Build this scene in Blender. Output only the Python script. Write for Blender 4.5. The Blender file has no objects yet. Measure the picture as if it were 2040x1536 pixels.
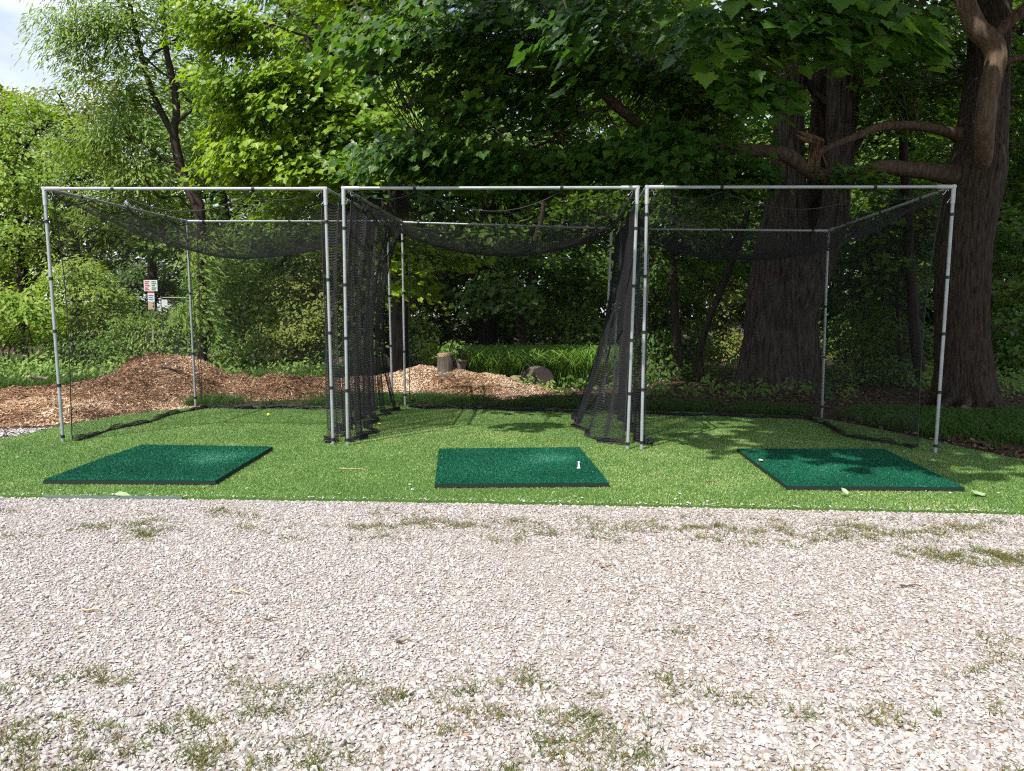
import bpy, math
import numpy as np
from mathutils import Matrix, Vector

SC = bpy.context.scene
COL = SC.collection
R = math.radians
rng = np.random.default_rng(11)

# ------------------------------------------------------------------ camera
F_PX, PITCH, ROLL, CAM_H = 1473.0, R(5.69), R(0.46), 1.473
_fw = np.array([0, math.cos(PITCH), -math.sin(PITCH)])
_u0 = np.array([0, math.sin(PITCH), math.cos(PITCH)])
_r0 = np.array([1.0, 0, 0])
_rt = math.cos(ROLL) * _r0 + math.sin(ROLL) * _u0
_up = -math.sin(ROLL) * _r0 + math.cos(ROLL) * _u0
cam = bpy.data.cameras.new("camera")
cam.sensor_width = 36.0
cam.lens = 36.0 * F_PX / 2040.0
cam.clip_start = 0.05
cam.clip_end = 2000
cam_ob = bpy.data.objects.new("camera", cam)
COL.objects.link(cam_ob)
M = Matrix.Identity(4)
for i in range(3):
    M[i][0], M[i][1], M[i][2] = _rt[i], _up[i], -_fw[i]
M[2][3] = CAM_H
cam_ob.matrix_world = M
SC.camera = cam_ob

# ------------------------------------------------------------------ light
SUN_EL = R(54.7)
SH = np.array([0.634, 0.773])            # direction in which shadows fall on the ground
sd = Vector((SH[0] * math.cos(SUN_EL), SH[1] * math.cos(SUN_EL), -math.sin(SUN_EL)))
sun = bpy.data.lights.new("sun", 'SUN')
sun.energy = 4.6
sun.angle = R(0.53)
sun.color = (1.0, 0.955, 0.88)
sun_ob = bpy.data.objects.new("sun", sun)
sun_ob.rotation_euler = sd.to_track_quat('-Z', 'Y').to_euler()
COL.objects.link(sun_ob)

world = bpy.data.worlds.new("World")
SC.world = world
world.use_nodes = True
nt = world.node_tree
bg = nt.nodes["Background"]
bg.inputs[1].default_value = 0.12
sky = nt.nodes.new("ShaderNodeTexSky")
sky.sky_type = 'NISHITA'
sky.sun_disc = False
sky.sun_elevation = SUN_EL
sky.sun_rotation = math.atan2(-SH[0], -SH[1]) % (2 * math.pi)
sky.air_density = 1.0
sky.dust_density = 1.4
tc = nt.nodes.new("ShaderNodeTexCoord")
mp = nt.nodes.new("ShaderNodeMapping")
mp.inputs['Scale'].default_value = (1.6, 1.6, 4.0)
mp.inputs['Location'].default_value = (0.35, 0.2, 0.1)
cn = nt.nodes.new("ShaderNodeTexNoise")
cn.inputs['Scale'].default_value = 1.7
cn.inputs['Detail'].default_value = 6
cn.inputs['Roughness'].default_value = 0.55
cr = nt.nodes.new("ShaderNodeValToRGB")
cr.color_ramp.elements[0].position = 0.36
cr.color_ramp.elements[1].position = 0.66
cr.color_ramp.elements[0].color = (0.12, 0.12, 0.12, 1)
cr.color_ramp.elements[1].color = (0.95, 0.95, 0.95, 1)
cm = nt.nodes.new("ShaderNodeMixRGB")
cm.inputs[2].default_value = (8.3, 8.6, 9.1, 1)
nt.links.new(tc.outputs['Generated'], mp.inputs[0])
nt.links.new(mp.outputs[0], cn.inputs[0])
nt.links.new(cn.outputs[0], cr.inputs[0])
nt.links.new(cr.outputs[0], cm.inputs[0])
nt.links.new(sky.outputs[0], cm.inputs[1])
nt.links.new(cm.outputs[0], bg.inputs[0])

SC.view_settings.view_transform = 'Standard'
SC.view_settings.look = 'None'
SC.view_settings.exposure = 0.5
SC.view_settings.gamma = 1.0
SC.render.engine = 'CYCLES'
cy = SC.cycles
cy.max_bounces = 6
cy.diffuse_bounces = 4
cy.glossy_bounces = 2
cy.transmission_bounces = 4
cy.transparent_max_bounces = 4
cy.use_denoising = False
cy.filter_width = 1.15
cy.sample_clamp_indirect = 4.0
cy.caustics_reflective = False
cy.caustics_refractive = False
SC.render.use_persistent_data = False

# ------------------------------------------------------------------ helpers
def at(px, py, Y):
    """a point of the place, Y metres ahead, seen from the viewpoint in the direction px, py"""
    d = (px - 1020) / F_PX * _rt + (768 - py) / F_PX * _up + _fw
    k = Y / d[1]
    return np.array([d[0] * k, Y, d[2] * k + CAM_H])

def gp(px, py, z=0.0):
    d = (px - 1020) / F_PX * _rt + (768 - py) / F_PX * _up + _fw
    k = (z - CAM_H) / d[2]
    return np.array([d[0] * k, d[1] * k, z])

class Noise2:
    def __init__(s, seed, n=64):
        s.n = n
        s.t = np.random.default_rng(seed).random((n, n))
    def __call__(s, x, y, px=None):
        n = s.n
        xi = np.floor(x).astype(int); yi = np.floor(y).astype(int)
        fx = x - xi; fy = y - yi
        fx = fx * fx * (3 - 2 * fx); fy = fy * fy * (3 - 2 * fy)
        m = px if px else n
        a = s.t[xi % m % n, yi % n]; b = s.t[(xi + 1) % m % n, yi % n]
        c = s.t[xi % m % n, (yi + 1) % n]; d = s.t[(xi + 1) % m % n, (yi + 1) % n]
        return (a * (1 - fx) + b * fx) * (1 - fy) + (c * (1 - fx) + d * fx) * fy

N1, N2, N3 = Noise2(1), Noise2(2), Noise2(3)
def fbm(x, y, N=N1, o=4):
    v = 0; a = 0.5
    for i in range(o):
        v = v + a * N(x * 2 ** i + 7.3 * i, y * 2 ** i + 3.1 * i); a *= 0.5
    return v / (1 - 0.5 ** o)

def nrm(v):
    return v / np.maximum(np.linalg.norm(v, axis=-1, keepdims=True), 1e-9)

class MB:
    """collects geometry and links it as ONE mesh object"""
    def __init__(s):
        s.V = []; s.nv = 0; s.F = []
    def add(s, V, F, mat=0, rnd=0.5, smooth=False):
        V = np.asarray(V, float).reshape(-1, 3); F = np.asarray(F, int)
        if len(F) == 0: return
        s.V.append(V)
        r = np.broadcast_to(np.asarray(rnd, float), (len(F),))
        s.F.append((F + s.nv, mat, r, smooth)); s.nv += len(V)
    def build(s, name, mats, parent=None):
        if not isinstance(mats, (list, tuple)): mats = [mats]
        me = bpy.data.meshes.new(name)
        V = np.concatenate(s.V).astype(np.float32)
        loops = np.concatenate([f[0].ravel() for f in s.F]).astype(np.int32)
        tot = np.concatenate([np.full(len(f[0]), f[0].shape[1]) for f in s.F]).astype(np.int32)
        mi = np.concatenate([np.full(len(f[0]), f[1]) for f in s.F]).astype(np.int32)
        rn = np.concatenate([f[2] for f in s.F]).astype(np.float32)
        sm = np.concatenate([np.full(len(f[0]), f[3]) for f in s.F])
        st = np.zeros(len(tot), np.int32); st[1:] = np.cumsum(tot)[:-1]
        me.vertices.add(len(V)); me.vertices.foreach_set("co", V.ravel())
        me.loops.add(len(loops)); me.loops.foreach_set("vertex_index", loops)
        me.polygons.add(len(tot)); me.polygons.foreach_set("loop_start", st)
        for m in mats: me.materials.append(m)
        me.polygons.foreach_set("material_index", mi)
        me.polygons.foreach_set("use_smooth", sm)
        a = me.attributes.new("rnd", 'FLOAT', 'FACE'); a.data.foreach_set("value", rn)
        me.update(calc_edges=True)
        o = bpy.data.objects.new(name, me); COL.objects.link(o)
        if parent is not None:
            o.parent = parent
            o.matrix_parent_inverse = Matrix.Translation(parent.location).inverted() if parent.type == 'EMPTY' else Matrix.Identity(4)
        return o

def empty(name, loc=(0, 0, 0)):
    o = bpy.data.objects.new(name, None); COL.objects.link(o); o.location = loc
    o.empty_display_size = 0.2
    return o

def tag(o, label=None, cat=None, group=None, kind=None):
    if label: o["label"] = label
    if cat: o["category"] = cat
    if group: o["group"] = group
    if kind: o["kind"] = kind
    return o

def copy_tree(o, parent=None):
    c = o.copy(); COL.objects.link(c)
    if parent is not None: c.parent = parent
    for ch in list(o.children): copy_tree(ch, c)
    return c

def tube(mb, P, r, k=8, mat=0, rnd=0.5, cap=True, smooth=True):
    P = np.asarray(P, float); n = len(P)
    r = np.broadcast_to(np.asarray(r, float), (n,))
    T = nrm(np.gradient(P, axis=0))
    ref = np.array([0, 0, 1.0]) if abs(T[0][2]) < 0.9 else np.array([1.0, 0, 0])
    U = np.zeros((n, 3)); u = nrm(np.cross(T[0], ref))
    for i in range(n):
        u = u - T[i] * np.dot(u, T[i]); u = u / max(np.linalg.norm(u), 1e-9); U[i] = u
    W = np.cross(T, U)
    th = np.arange(k) * 2 * math.pi / k
    V = P[:, None] + r[:, None, None] * (U[:, None] * np.cos(th)[None, :, None] + W[:, None] * np.sin(th)[None, :, None])
    i = np.arange(n - 1)[:, None] * k; j = np.arange(k)[None]; j2 = (j + 1) % k
    Fq = np.stack([i + j, i + j2, i + k + j2, i + k + j], -1).reshape(-1, 4)
    mb.add(V.reshape(-1, 3), Fq, mat, rnd, smooth)
    if cap:
        mb.add(V[0][::-1], [list(range(k))], mat, rnd); mb.add(V[-1], [list(range(k))], mat, rnd)

def box(mb, c, s, mat=0, rnd=0.5, rz=0.0, M3=None):
    x, y, z = np.array(s) / 2
    V = np.array([[-x, -y, -z], [x, -y, -z], [x, y, -z], [-x, y, -z], [-x, -y, z], [x, -y, z], [x, y, z], [-x, y, z]])
    if M3 is None:
        M3 = np.array([[math.cos(rz), -math.sin(rz), 0], [math.sin(rz), math.cos(rz), 0], [0, 0, 1]])
    V = V @ np.asarray(M3).T + np.asarray(c)
    mb.add(V, [[0, 3, 2, 1], [4, 5, 6, 7], [0, 1, 5, 4], [1, 2, 6, 5], [2, 3, 7, 6], [3, 0, 4, 7]], mat, rnd)

def spline(pts, n=24):
    """Catmull-Rom through points (any width)"""
    P = np.asarray(pts, float)
    if len(P) < 3:
        t = np.linspace(0, 1, n)[:, None]; return P[0] * (1 - t) + P[-1] * t
    Q = np.vstack([2 * P[0] - P[1], P, 2 * P[-1] - P[-2]])
    t = np.linspace(0, len(P) - 1 - 1e-6, n); i = t.astype(int); f = (t - i)[:, None]
    a, b, c, d = Q[i], Q[i + 1], Q[i + 2], Q[i + 3]
    return 0.5 * (2 * b + (c - a) * f + (2 * a - 5 * b + 4 * c - d) * f ** 2 + (3 * b - a - 3 * c + d) * f ** 3)

# ------------------------------------------------------------------ materials
def mat_new(name):
    m = bpy.data.materials.new(name); m.use_nodes = True
    return m, m.node_tree, m.node_tree.nodes["Principled BSDF"]

def ramp(nt, stops):
    r = nt.nodes.new("ShaderNodeValToRGB"); e = r.color_ramp.elements
    while len(e) < len(stops): e.new(0.5)
    for el, (p, c) in zip(e, stops):
        el.position = p; el.color = (*c, 1)
    return r

def noise(nt, scale, detail=4, rough=0.55, vec=None):
    n = nt.nodes.new("ShaderNodeTexNoise")
    n.inputs['Scale'].default_value = scale; n.inputs['Detail'].default_value = detail; n.inputs['Roughness'].default_value = rough
    if vec is not None: nt.links.new(vec, n.inputs['Vector'])
    return n

def objcoord(nt, scale=(1, 1, 1)):
    t = nt.nodes.new("ShaderNodeTexCoord"); m = nt.nodes.new("ShaderNodeMapping")
    m.inputs['Scale'].default_value = scale
    nt.links.new(t.outputs['Object'], m.inputs[0])
    return m.outputs[0]

def bump(nt, b, h, strength=0.5, dist=0.02):
    n = nt.nodes.new("ShaderNodeBump"); n.inputs['Strength'].default_value = strength; n.inputs['Distance'].default_value = dist
    nt.links.new(h, n.inputs['Height']); nt.links.new(n.outputs[0], b.inputs['Normal'])

def rnd_attr(nt):
    a = nt.nodes.new("ShaderNodeAttribute"); a.attribute_name = "rnd"
    return a.outputs['Fac']

def leaf_mat(name, stops, trans, tfac=0.35, rough=0.45, spec=0.35):
    m, nt, b = mat_new(name)
    f = rnd_attr(nt); r = ramp(nt, stops); nt.links.new(f, r.inputs[0])
    nt.links.new(r.outputs[0], b.inputs['Base Color'])
    b.inputs['Roughness'].default_value = rough
    b.inputs['Specular IOR Level'].default_value = spec
    t = nt.nodes.new("ShaderNodeBsdfTranslucent"); mul = nt.nodes.new("ShaderNodeMixRGB"); mul.blend_type = 'MULTIPLY'; mul.inputs[0].default_value = 1
    nt.links.new(r.outputs[0], mul.inputs[1]); mul.inputs[2].default_value = (*trans, 1)
    nt.links.new(mul.outputs[0], t.inputs[0])
    mx = nt.nodes.new("ShaderNodeMixShader"); mx.inputs[0].default_value = tfac
    nt.links.new(b.outputs[0], mx.inputs[1]); nt.links.new(t.outputs[0], mx.inputs[2])
    nt.links.new(mx.outputs[0], nt.nodes["Material Output"].inputs[0])
    return m

def plain(name, col, rough=0.6, metal=0.0, spec=0.5, var=0.0, vscale=20):
    m, nt, b = mat_new(name)
    b.inputs['Base Color'].default_value = (*col, 1); b.inputs['Roughness'].default_value = rough
    b.inputs['Metallic'].default_value = metal; b.inputs['Specular IOR Level'].default_value = spec
    if var:
        n = noise(nt, vscale, 4, 0.6, objcoord(nt))
        c = np.array(col); r = ramp(nt, [(0.3, tuple(c * (1 - var))), (0.7, tuple(np.minimum(c * (1 + var), 1)))])
        nt.links.new(n.outputs[0], r.inputs[0]); nt.links.new(r.outputs[0], b.inputs['Base Color'])
    return m

def bark_mat(name, dark, light, sc=8, bs=0.8):
    m, nt, b = mat_new(name)
    v = objcoord(nt, (sc, sc, sc * 0.18))
    n = noise(nt, 1.6, 6, 0.65, v); n2 = noise(nt, 0.35, 3, 0.5, objcoord(nt))
    r = ramp(nt, [(0.32, dark), (0.68, light)])
    mx = nt.nodes.new("ShaderNodeMixRGB"); mx.blend_type = 'MULTIPLY'; mx.inputs[0].default_value = 0.5
    r2 = ramp(nt, [(0.3, (0.6, 0.62, 0.55)), (0.7, (1.1, 1.05, 1.0))])
    nt.links.new(n.outputs[0], r.inputs[0]); nt.links.new(n2.outputs[0], r2.inputs[0])
    nt.links.new(r.outputs[0], mx.inputs[1]); nt.links.new(r2.outputs[0], mx.inputs[2])
    nt.links.new(mx.outputs[0], b.inputs['Base Color'])
    b.inputs['Roughness'].default_value = 0.9; b.inputs['Specular IOR Level'].default_value = 0.15
    bump(nt, b, n.outputs[0], bs, 0.03)
    return m

def var_mat(name, stops, rough=0.8, spec=0.2, nscale=None, bs=0.4, bd=0.01):
    """colour from the per-face random value"""
    m, nt, b = mat_new(name)
    f = rnd_attr(nt); r = ramp(nt, stops); nt.links.new(f, r.inputs[0])
    nt.links.new(r.outputs[0], b.inputs['Base Color'])
    b.inputs['Roughness'].default_value = rough; b.inputs['Specular IOR Level'].default_value = spec
    if nscale:
        n = noise(nt, nscale, 4, 0.6, objcoord(nt)); bump(nt, b, n.outputs[0], bs, bd)
    return m

def ground_mat(name, stops, scale=6, fine=60, rough=0.95, bs=0.6, bd=0.02):
    m, nt, b = mat_new(name)
    v = objcoord(nt)
    n = noise(nt, scale, 6, 0.7, v); n2 = noise(nt, fine, 3, 0.7, v)
    mx = nt.nodes.new("ShaderNodeMixRGB"); mx.inputs[0].default_value = 0.5
    nt.links.new(n.outputs[0], mx.inputs[1]); nt.links.new(n2.outputs[0], mx.inputs[2])
    r = ramp(nt, stops); nt.links.new(mx.outputs[0], r.inputs[0]); nt.links.new(r.outputs[0], b.inputs['Base Color'])
    b.inputs['Roughness'].default_value = rough; b.inputs['Specular IOR Level'].default_value = 0.1
    bump(nt, b, n2.outputs[0], bs, bd)
    return m

MT = {}
MT['pipe'] = plain('galvanised_pipe', (0.36, 0.39, 0.40), 0.45, 0.3, 0.5, 0.14, 7)
MT['fitting'] = plain('pipe_fitting', (0.43, 0.45, 0.46), 0.5, 0.2, 0.5, 0.12, 24)
MT['strap'] = plain('black_strap', (0.012, 0.012, 0.014), 0.6)
MT['net'] = plain('net_twine', (0.017, 0.0165, 0.020), 0.6, 0, 0.3)
MT['rope'] = plain('black_rope', (0.02, 0.02, 0.022), 0.7)
MT['hook'] = plain('steel_hook', (0.75, 0.73, 0.68), 0.25, 0.9)
MT['rubber'] = plain('black_rubber', (0.012, 0.014, 0.014), 0.7)
MT['tee'] = plain('white_rubber', (0.78, 0.74, 0.66), 0.6)
MT['ball'] = plain('yellow_ball', (0.80, 0.75, 0.06), 0.4)
MT['white_sign'] = plain('sign_face', (0.78, 0.80, 0.82), 0.4)
MT['red'] = plain('sign_red', (0.55, 0.05, 0.06), 0.5)
MT['green_ink'] = plain('sign_green', (0.04, 0.25, 0.14), 0.5)
MT['blue_ink'] = plain('sign_blue', (0.08, 0.2, 0.5), 0.5)
MT['tan'] = plain('sign_tan', (0.6, 0.42, 0.33), 0.5)
MT['bark_oak'] = bark_mat('furrowed_bark', (0.018, 0.015, 0.012), (0.115, 0.094, 0.08), 9, 0.9)
MT['bark_maple'] = bark_mat('maple_bark', (0.020, 0.015, 0.012), (0.095, 0.073, 0.056), 18, 0.8)
MT['bark_limb'] = bark_mat('limb_bark', (0.035, 0.026, 0.019), (0.15, 0.108, 0.074), 12, 0.6)
MT['bark_limb_lit'] = bark_mat('lit_limb_bark', (0.07, 0.05, 0.035), (0.19, 0.137, 0.096), 12, 0.6)  # limb bark made lighter: light on the rising limb put into the colour
MT['bark_dark'] = bark_mat('dark_bark', (0.022, 0.018, 0.015), (0.075, 0.06, 0.05), 10, 0.6)
MT['bark_grey'] = bark_mat('grey_bark', (0.07, 0.06, 0.05), (0.2, 0.175, 0.15), 10, 0.5)
MT['bark_pale'] = bark_mat('pale_bark', (0.13, 0.115, 0.10), (0.3, 0.27, 0.25), 10, 0.4)
MT['wood'] = bark_mat('torn_wood', (0.06, 0.038, 0.022), (0.21, 0.135, 0.075), 20, 0.6)
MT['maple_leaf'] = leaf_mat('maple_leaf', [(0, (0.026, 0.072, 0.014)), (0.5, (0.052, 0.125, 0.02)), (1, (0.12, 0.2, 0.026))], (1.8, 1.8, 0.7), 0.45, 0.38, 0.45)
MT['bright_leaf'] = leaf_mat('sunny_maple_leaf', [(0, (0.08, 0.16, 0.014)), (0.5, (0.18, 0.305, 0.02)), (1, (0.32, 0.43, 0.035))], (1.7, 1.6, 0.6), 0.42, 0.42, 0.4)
MT['elm_leaf'] = leaf_mat('elm_leaf', [(0, (0.11, 0.20, 0.035)), (0.5, (0.21, 0.315, 0.065)), (1, (0.34, 0.43, 0.12))], (1.5, 1.5, 0.8), 0.4, 0.5, 0.3)
MT['wood_leaf'] = leaf_mat('woodland_leaf', [(0, (0.04, 0.095, 0.016)), (0.5, (0.08, 0.165, 0.025)), (1, (0.17, 0.25, 0.04))], (1.6, 1.6, 0.7), 0.38, 0.5, 0.35)
MT['lime_leaf'] = leaf_mat('lime_leaf', [(0, (0.10, 0.19, 0.02)), (0.5, (0.21, 0.325, 0.035)), (1, (0.35, 0.43, 0.09))], (1.5, 1.5, 0.6), 0.4, 0.5, 0.3)
MT['shrub_leaf'] = leaf_mat('shrub_leaf', [(0, (0.055, 0.125, 0.018)), (0.5, (0.13, 0.235, 0.03)), (1, (0.27, 0.36, 0.07))], (1.5, 1.5, 0.7), 0.35, 0.45, 0.4)
MT['olive_leaf'] = leaf_mat('olive_leaf', [(0, (0.09, 0.14, 0.02)), (0.5, (0.17, 0.225, 0.035)), (1, (0.28, 0.30, 0.07))], (1.5, 1.4, 0.7), 0.35, 0.5, 0.3)
MT['blade'] = leaf_mat('grass_blade', [(0, (0.03, 0.085, 0.012)), (0.5, (0.055, 0.13, 0.018)), (1, (0.13, 0.17, 0.04))], (1.4, 1.4, 0.7), 0.25, 0.5, 0.3)
MT['lily'] = leaf_mat('strap_leaf', [(0, (0.08, 0.19, 0.02)), (0.5, (0.14, 0.28, 0.035)), (1, (0.25, 0.38, 0.07))], (1.4, 1.4, 0.7), 0.3, 0.4, 0.4)
MT['tuft'] = leaf_mat('dry_grass', [(0, (0.06, 0.1, 0.02)), (0.5, (0.12, 0.15, 0.035)), (1, (0.24, 0.19, 0.08))], (1.2, 1.2, 0.7), 0.2, 0.6, 0.2)
MT['turf_blade'] = var_mat('turf_blade', [(0, (0.07, 0.15, 0.034)), (0.5, (0.148, 0.262, 0.072)), (0.9, (0.25, 0.36, 0.11)), (1, (0.46, 0.46, 0.22))], 0.5, 0.35)
MT['turf_base'] = ground_mat('turf_base', [(0.3, (0.055, 0.125, 0.022)), (0.7, (0.11, 0.21, 0.045))], 3, 150)
MT['mat_blade'] = var_mat('mat_pile', [(0, (0.002, 0.055, 0.026)), (0.6, (0.004, 0.115, 0.058)), (0.95, (0.02, 0.20, 0.115)), (1, (0.12, 0.34, 0.22))], 0.6, 0.22)
MT['mat_base'] = ground_mat('mat_base', [(0.3, (0.003, 0.05, 0.028)), (0.7, (0.006, 0.085, 0.05))], 4, 120)
MT['soil'] = ground_mat('woodland_soil', [(0.3, (0.03, 0.022, 0.016)), (0.52, (0.075, 0.055, 0.04)), (0.7, (0.15, 0.11, 0.08))], 2.5, 40)
MT['gravel'] = ground_mat('gravel_bed', [(0.3, (0.23, 0.185, 0.155)), (0.5, (0.37, 0.325, 0.295)), (0.7, (0.46, 0.43, 0.405))], 5, 90)
MT['stone'] = var_mat('crushed_limestone', [(0, (0.19, 0.165, 0.155)), (0.12, (0.32, 0.30, 0.295)), (0.5, (0.425, 0.392, 0.372)), (0.85, (0.495, 0.467, 0.447)), (1, (0.58, 0.57, 0.56))], 0.85, 0.2, 120, 0.3, 0.004)
MT['chip'] = var_mat('wood_chip', [(0, (0.05, 0.03, 0.019)), (0.22, (0.17, 0.095, 0.055)), (0.5, (0.42, 0.265, 0.165)), (0.8, (0.60, 0.43, 0.29)), (1, (0.74, 0.60, 0.45))], 0.85, 0.15)
MT['mulch'] = ground_mat('mulch_bed', [(0.3, (0.05, 0.027, 0.016)), (0.5, (0.17, 0.092, 0.05)), (0.7, (0.32, 0.19, 0.11))], 7, 60)
MT['litter'] = var_mat('leaf_litter', [(0, (0.09, 0.035, 0.018)), (0.5, (0.26, 0.12, 0.06)), (1, (0.42, 0.27, 0.15))], 0.8, 0.2)
MT['dead'] = var_mat('dead_leaf', [(0, (0.04, 0.022, 0.014)), (0.6, (0.10, 0.06, 0.038)), (1, (0.24, 0.155, 0.10))], 0.85, 0.15)
MT['twig'] = bark_mat('twig_bark', (0.10, 0.065, 0.04), (0.28, 0.19, 0.13), 30, 0.4)
MT['pale_twig'] = plain('split_stick', (0.55, 0.40, 0.25), 0.8, var=0.2, vscale=60)
MT['edging'] = plain('metal_edging', (0.16, 0.22, 0.19), 0.5, 0.4)
MT['fallen'] = plain('fallen_leaf', (0.30, 0.42, 0.20), 0.6, var=0.25, vscale=40)
MT['dry'] = plain('dry_leaf', (0.62, 0.52, 0.40), 0.7, var=0.2, vscale=40)
MT['log_end'] = ground_mat('sawn_log_end', [(0.3, (0.05, 0.04, 0.04)), (0.7, (0.13, 0.105, 0.10))], 14, 80)
MT['cut'] = ground_mat('fresh_cut_wood', [(0.3, (0.34, 0.22, 0.13)), (0.7, (0.6, 0.46, 0.33))], 14, 80)
MT['road'] = ground_mat('pale_road', [(0.3, (0.4, 0.36, 0.32)), (0.7, (0.55, 0.5, 0.45))], 1, 20)

# leaf templates: (verts, faces) - x sideways, y along the leaf, z up
def leaf_template(half, fold=0.12, droop=0.12):
    h = np.array(half, float); n = len(h)
    Rr = np.c_[h, fold * h[:, 0] - droop * h[:, 1] ** 2]
    L = Rr * np.array([-1, 1, 1])
    V = np.vstack([Rr, L[1:-1]])
    f1 = list(range(n)); f2 = [0] + [n - 1] + [n + n - 3 - i for i in range(n - 2)]
    return V, np.array([f1, f2])
T_MAPLE = leaf_template([(0, 0), (0.2, -0.13), (0.47, -0.03), (0.40, 0.14), (0.47, 0.18), (0.65, 0.38), (0.52, 0.45), (0.50, 0.58), (0.33, 0.53), (0.30, 0.70), (0.16, 0.78), (0, 1.02)], 0.18, 0.16)
T_OVAL = leaf_template([(0, 0), (0.24, 0.22), (0.22, 0.62), (0, 1)], 0.2, 0.15)
T_NARROW = leaf_template([(0, 0), (0.15, 0.3), (0.1, 0.68), (0, 1)], 0.15, 0.2)
T_BIG = leaf_template([(0, 0), (0.5, 0.1), (0.5, 0.55), (0, 1)], 0.2, 0.2)

def put_leaves(mb, P, N, D, S, tpl, mat, rnd):
    V, Fc = tpl; n = len(P); k = len(V)
    N = nrm(N); D = nrm(D - N * np.sum(D * N, 1, keepdims=True)); X = np.cross(D, N)
    W = P[:, None] + S[:, None, None] * (X[:, None] * V[None, :, 0:1] + D[:, None] * V[None, :, 1:2] + N[:, None] * V[None, :, 2:3])
    Fa = (np.arange(n)[:, None, None] * k + Fc[None]).reshape(-1, Fc.shape[1])
    mb.add(W.reshape(-1, 3), Fa, mat, np.repeat(rnd, len(Fc)))

def sample_ells(ells, g, thr=0.0):
    C = []
    for (c, r, n) in ells:
        d = nrm(g.normal(size=(n * 2, 3))); rr = g.random((n * 2, 1)) ** 0.42
        p = np.asarray(c) + d * rr * np.asarray(r)
        if thr:
            v = N2(p[:, 0] * 0.9 + 5 * p[:, 2] * 0.3 + 20, p[:, 2] * 0.9 + p[:, 1] * 0.5 + 20)
            p = p[v > thr]
        C.append(p[:n])
    return np.concatenate(C)

def clusters(mb, C, R0, nleaf, size, tpl, g, center=None, mat=0, tilt=0.35, flat=0.16, hang=0.25, bias=0.0):
    n = len(C)
    idx = np.repeat(np.arange(n), nleaf); m = len(idx)
    Rc = R0 * (0.65 + 0.7 * g.random(n))[idx]
    r = Rc * np.sqrt(g.random(m)); th = g.random(m) * 2 * math.pi
    off = np.c_[r * np.cos(th), r * np.sin(th), g.normal(size=m) * flat * Rc]
    if center is None: center = C.mean(0)
    out = C - np.asarray(center); out[:, 2] = 0; out = nrm(out + 1e-6)[idx]
    off[:, 2] -= tilt * np.sum(off[:, :2] * out[:, :2], 1) + hang * r * r / np.maximum(Rc, 0.05)
    P = C[idx] + off
    N = np.c_[g.normal(size=(m, 2)) * 0.45, np.ones(m)] + out * 0.45 + np.array([-0.32, -0.5, 0])
    D = nrm(off * np.array([1, 1, 0]) + 1e-6) + out * 0.7 + g.normal(size=(m, 3)) * 0.4 + np.array([0, 0, -0.35])
    S = size * (0.45 + 0.9 * g.random(m))
    cr_ = g.random(n)[idx]
    rn = np.clip(0.55 * cr_ + 0.45 * g.random(m) + bias, 0, 1)
    put_leaves(mb, P, N, D, S, tpl, mat, rn)

def limbs_to(mb, C, trunk, g, nl, r0, twig=0.008, mat=1, k=6):
    """curved limbs from the trunk to spread-out clusters, then a twig to every cluster"""
    pts = [trunk]
    if nl:
        ch = [int(g.integers(len(C)))]
        d = np.linalg.norm(C - C[ch[0]], axis=1)
        for _ in range(nl - 1):
            i = int(np.argmax(d)); ch.append(i); d = np.minimum(d, np.linalg.norm(C - C[i], axis=1))
        for i in ch:
            t = C[i]; zz = trunk[:, 2] + 0.55 * np.linalg.norm(trunk[:, :2] - t[:2], axis=1)
            j = int(np.argmin(np.abs(zz - t[2]))); s = trunk[j]
            mid = (s + t) / 2 + np.array([0, 0, 0.12 * np.linalg.norm(t - s)]) + g.normal(size=3) * 0.12 * np.linalg.norm(t - s) * 0.5
            P = spline([s, mid, t], 10); P[1:-1] += g.normal(size=(8, 3)) * 0.02 * np.linalg.norm(t - s)
            tube(mb, P, np.linspace(r0, twig * 1.5, 10), k, mat, 0.5, False); pts.append(P)
    A = np.concatenate(pts)
    for c in C:
        q = A[np.argmin(np.sum((A - c) ** 2, 1) + 0.3 * np.maximum(A[:, 2] - c[2], 0))]
        L = np.linalg.norm(c - q)
        if L < 0.05 or L > 5: continue
        mid = (q + c) / 2 + g.normal(size=3) * 0.1 * L
        tube(mb, np.array([q, mid, c]), [twig * 1.3, twig, twig * 0.5], 3, mat, 0.5, False)

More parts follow.
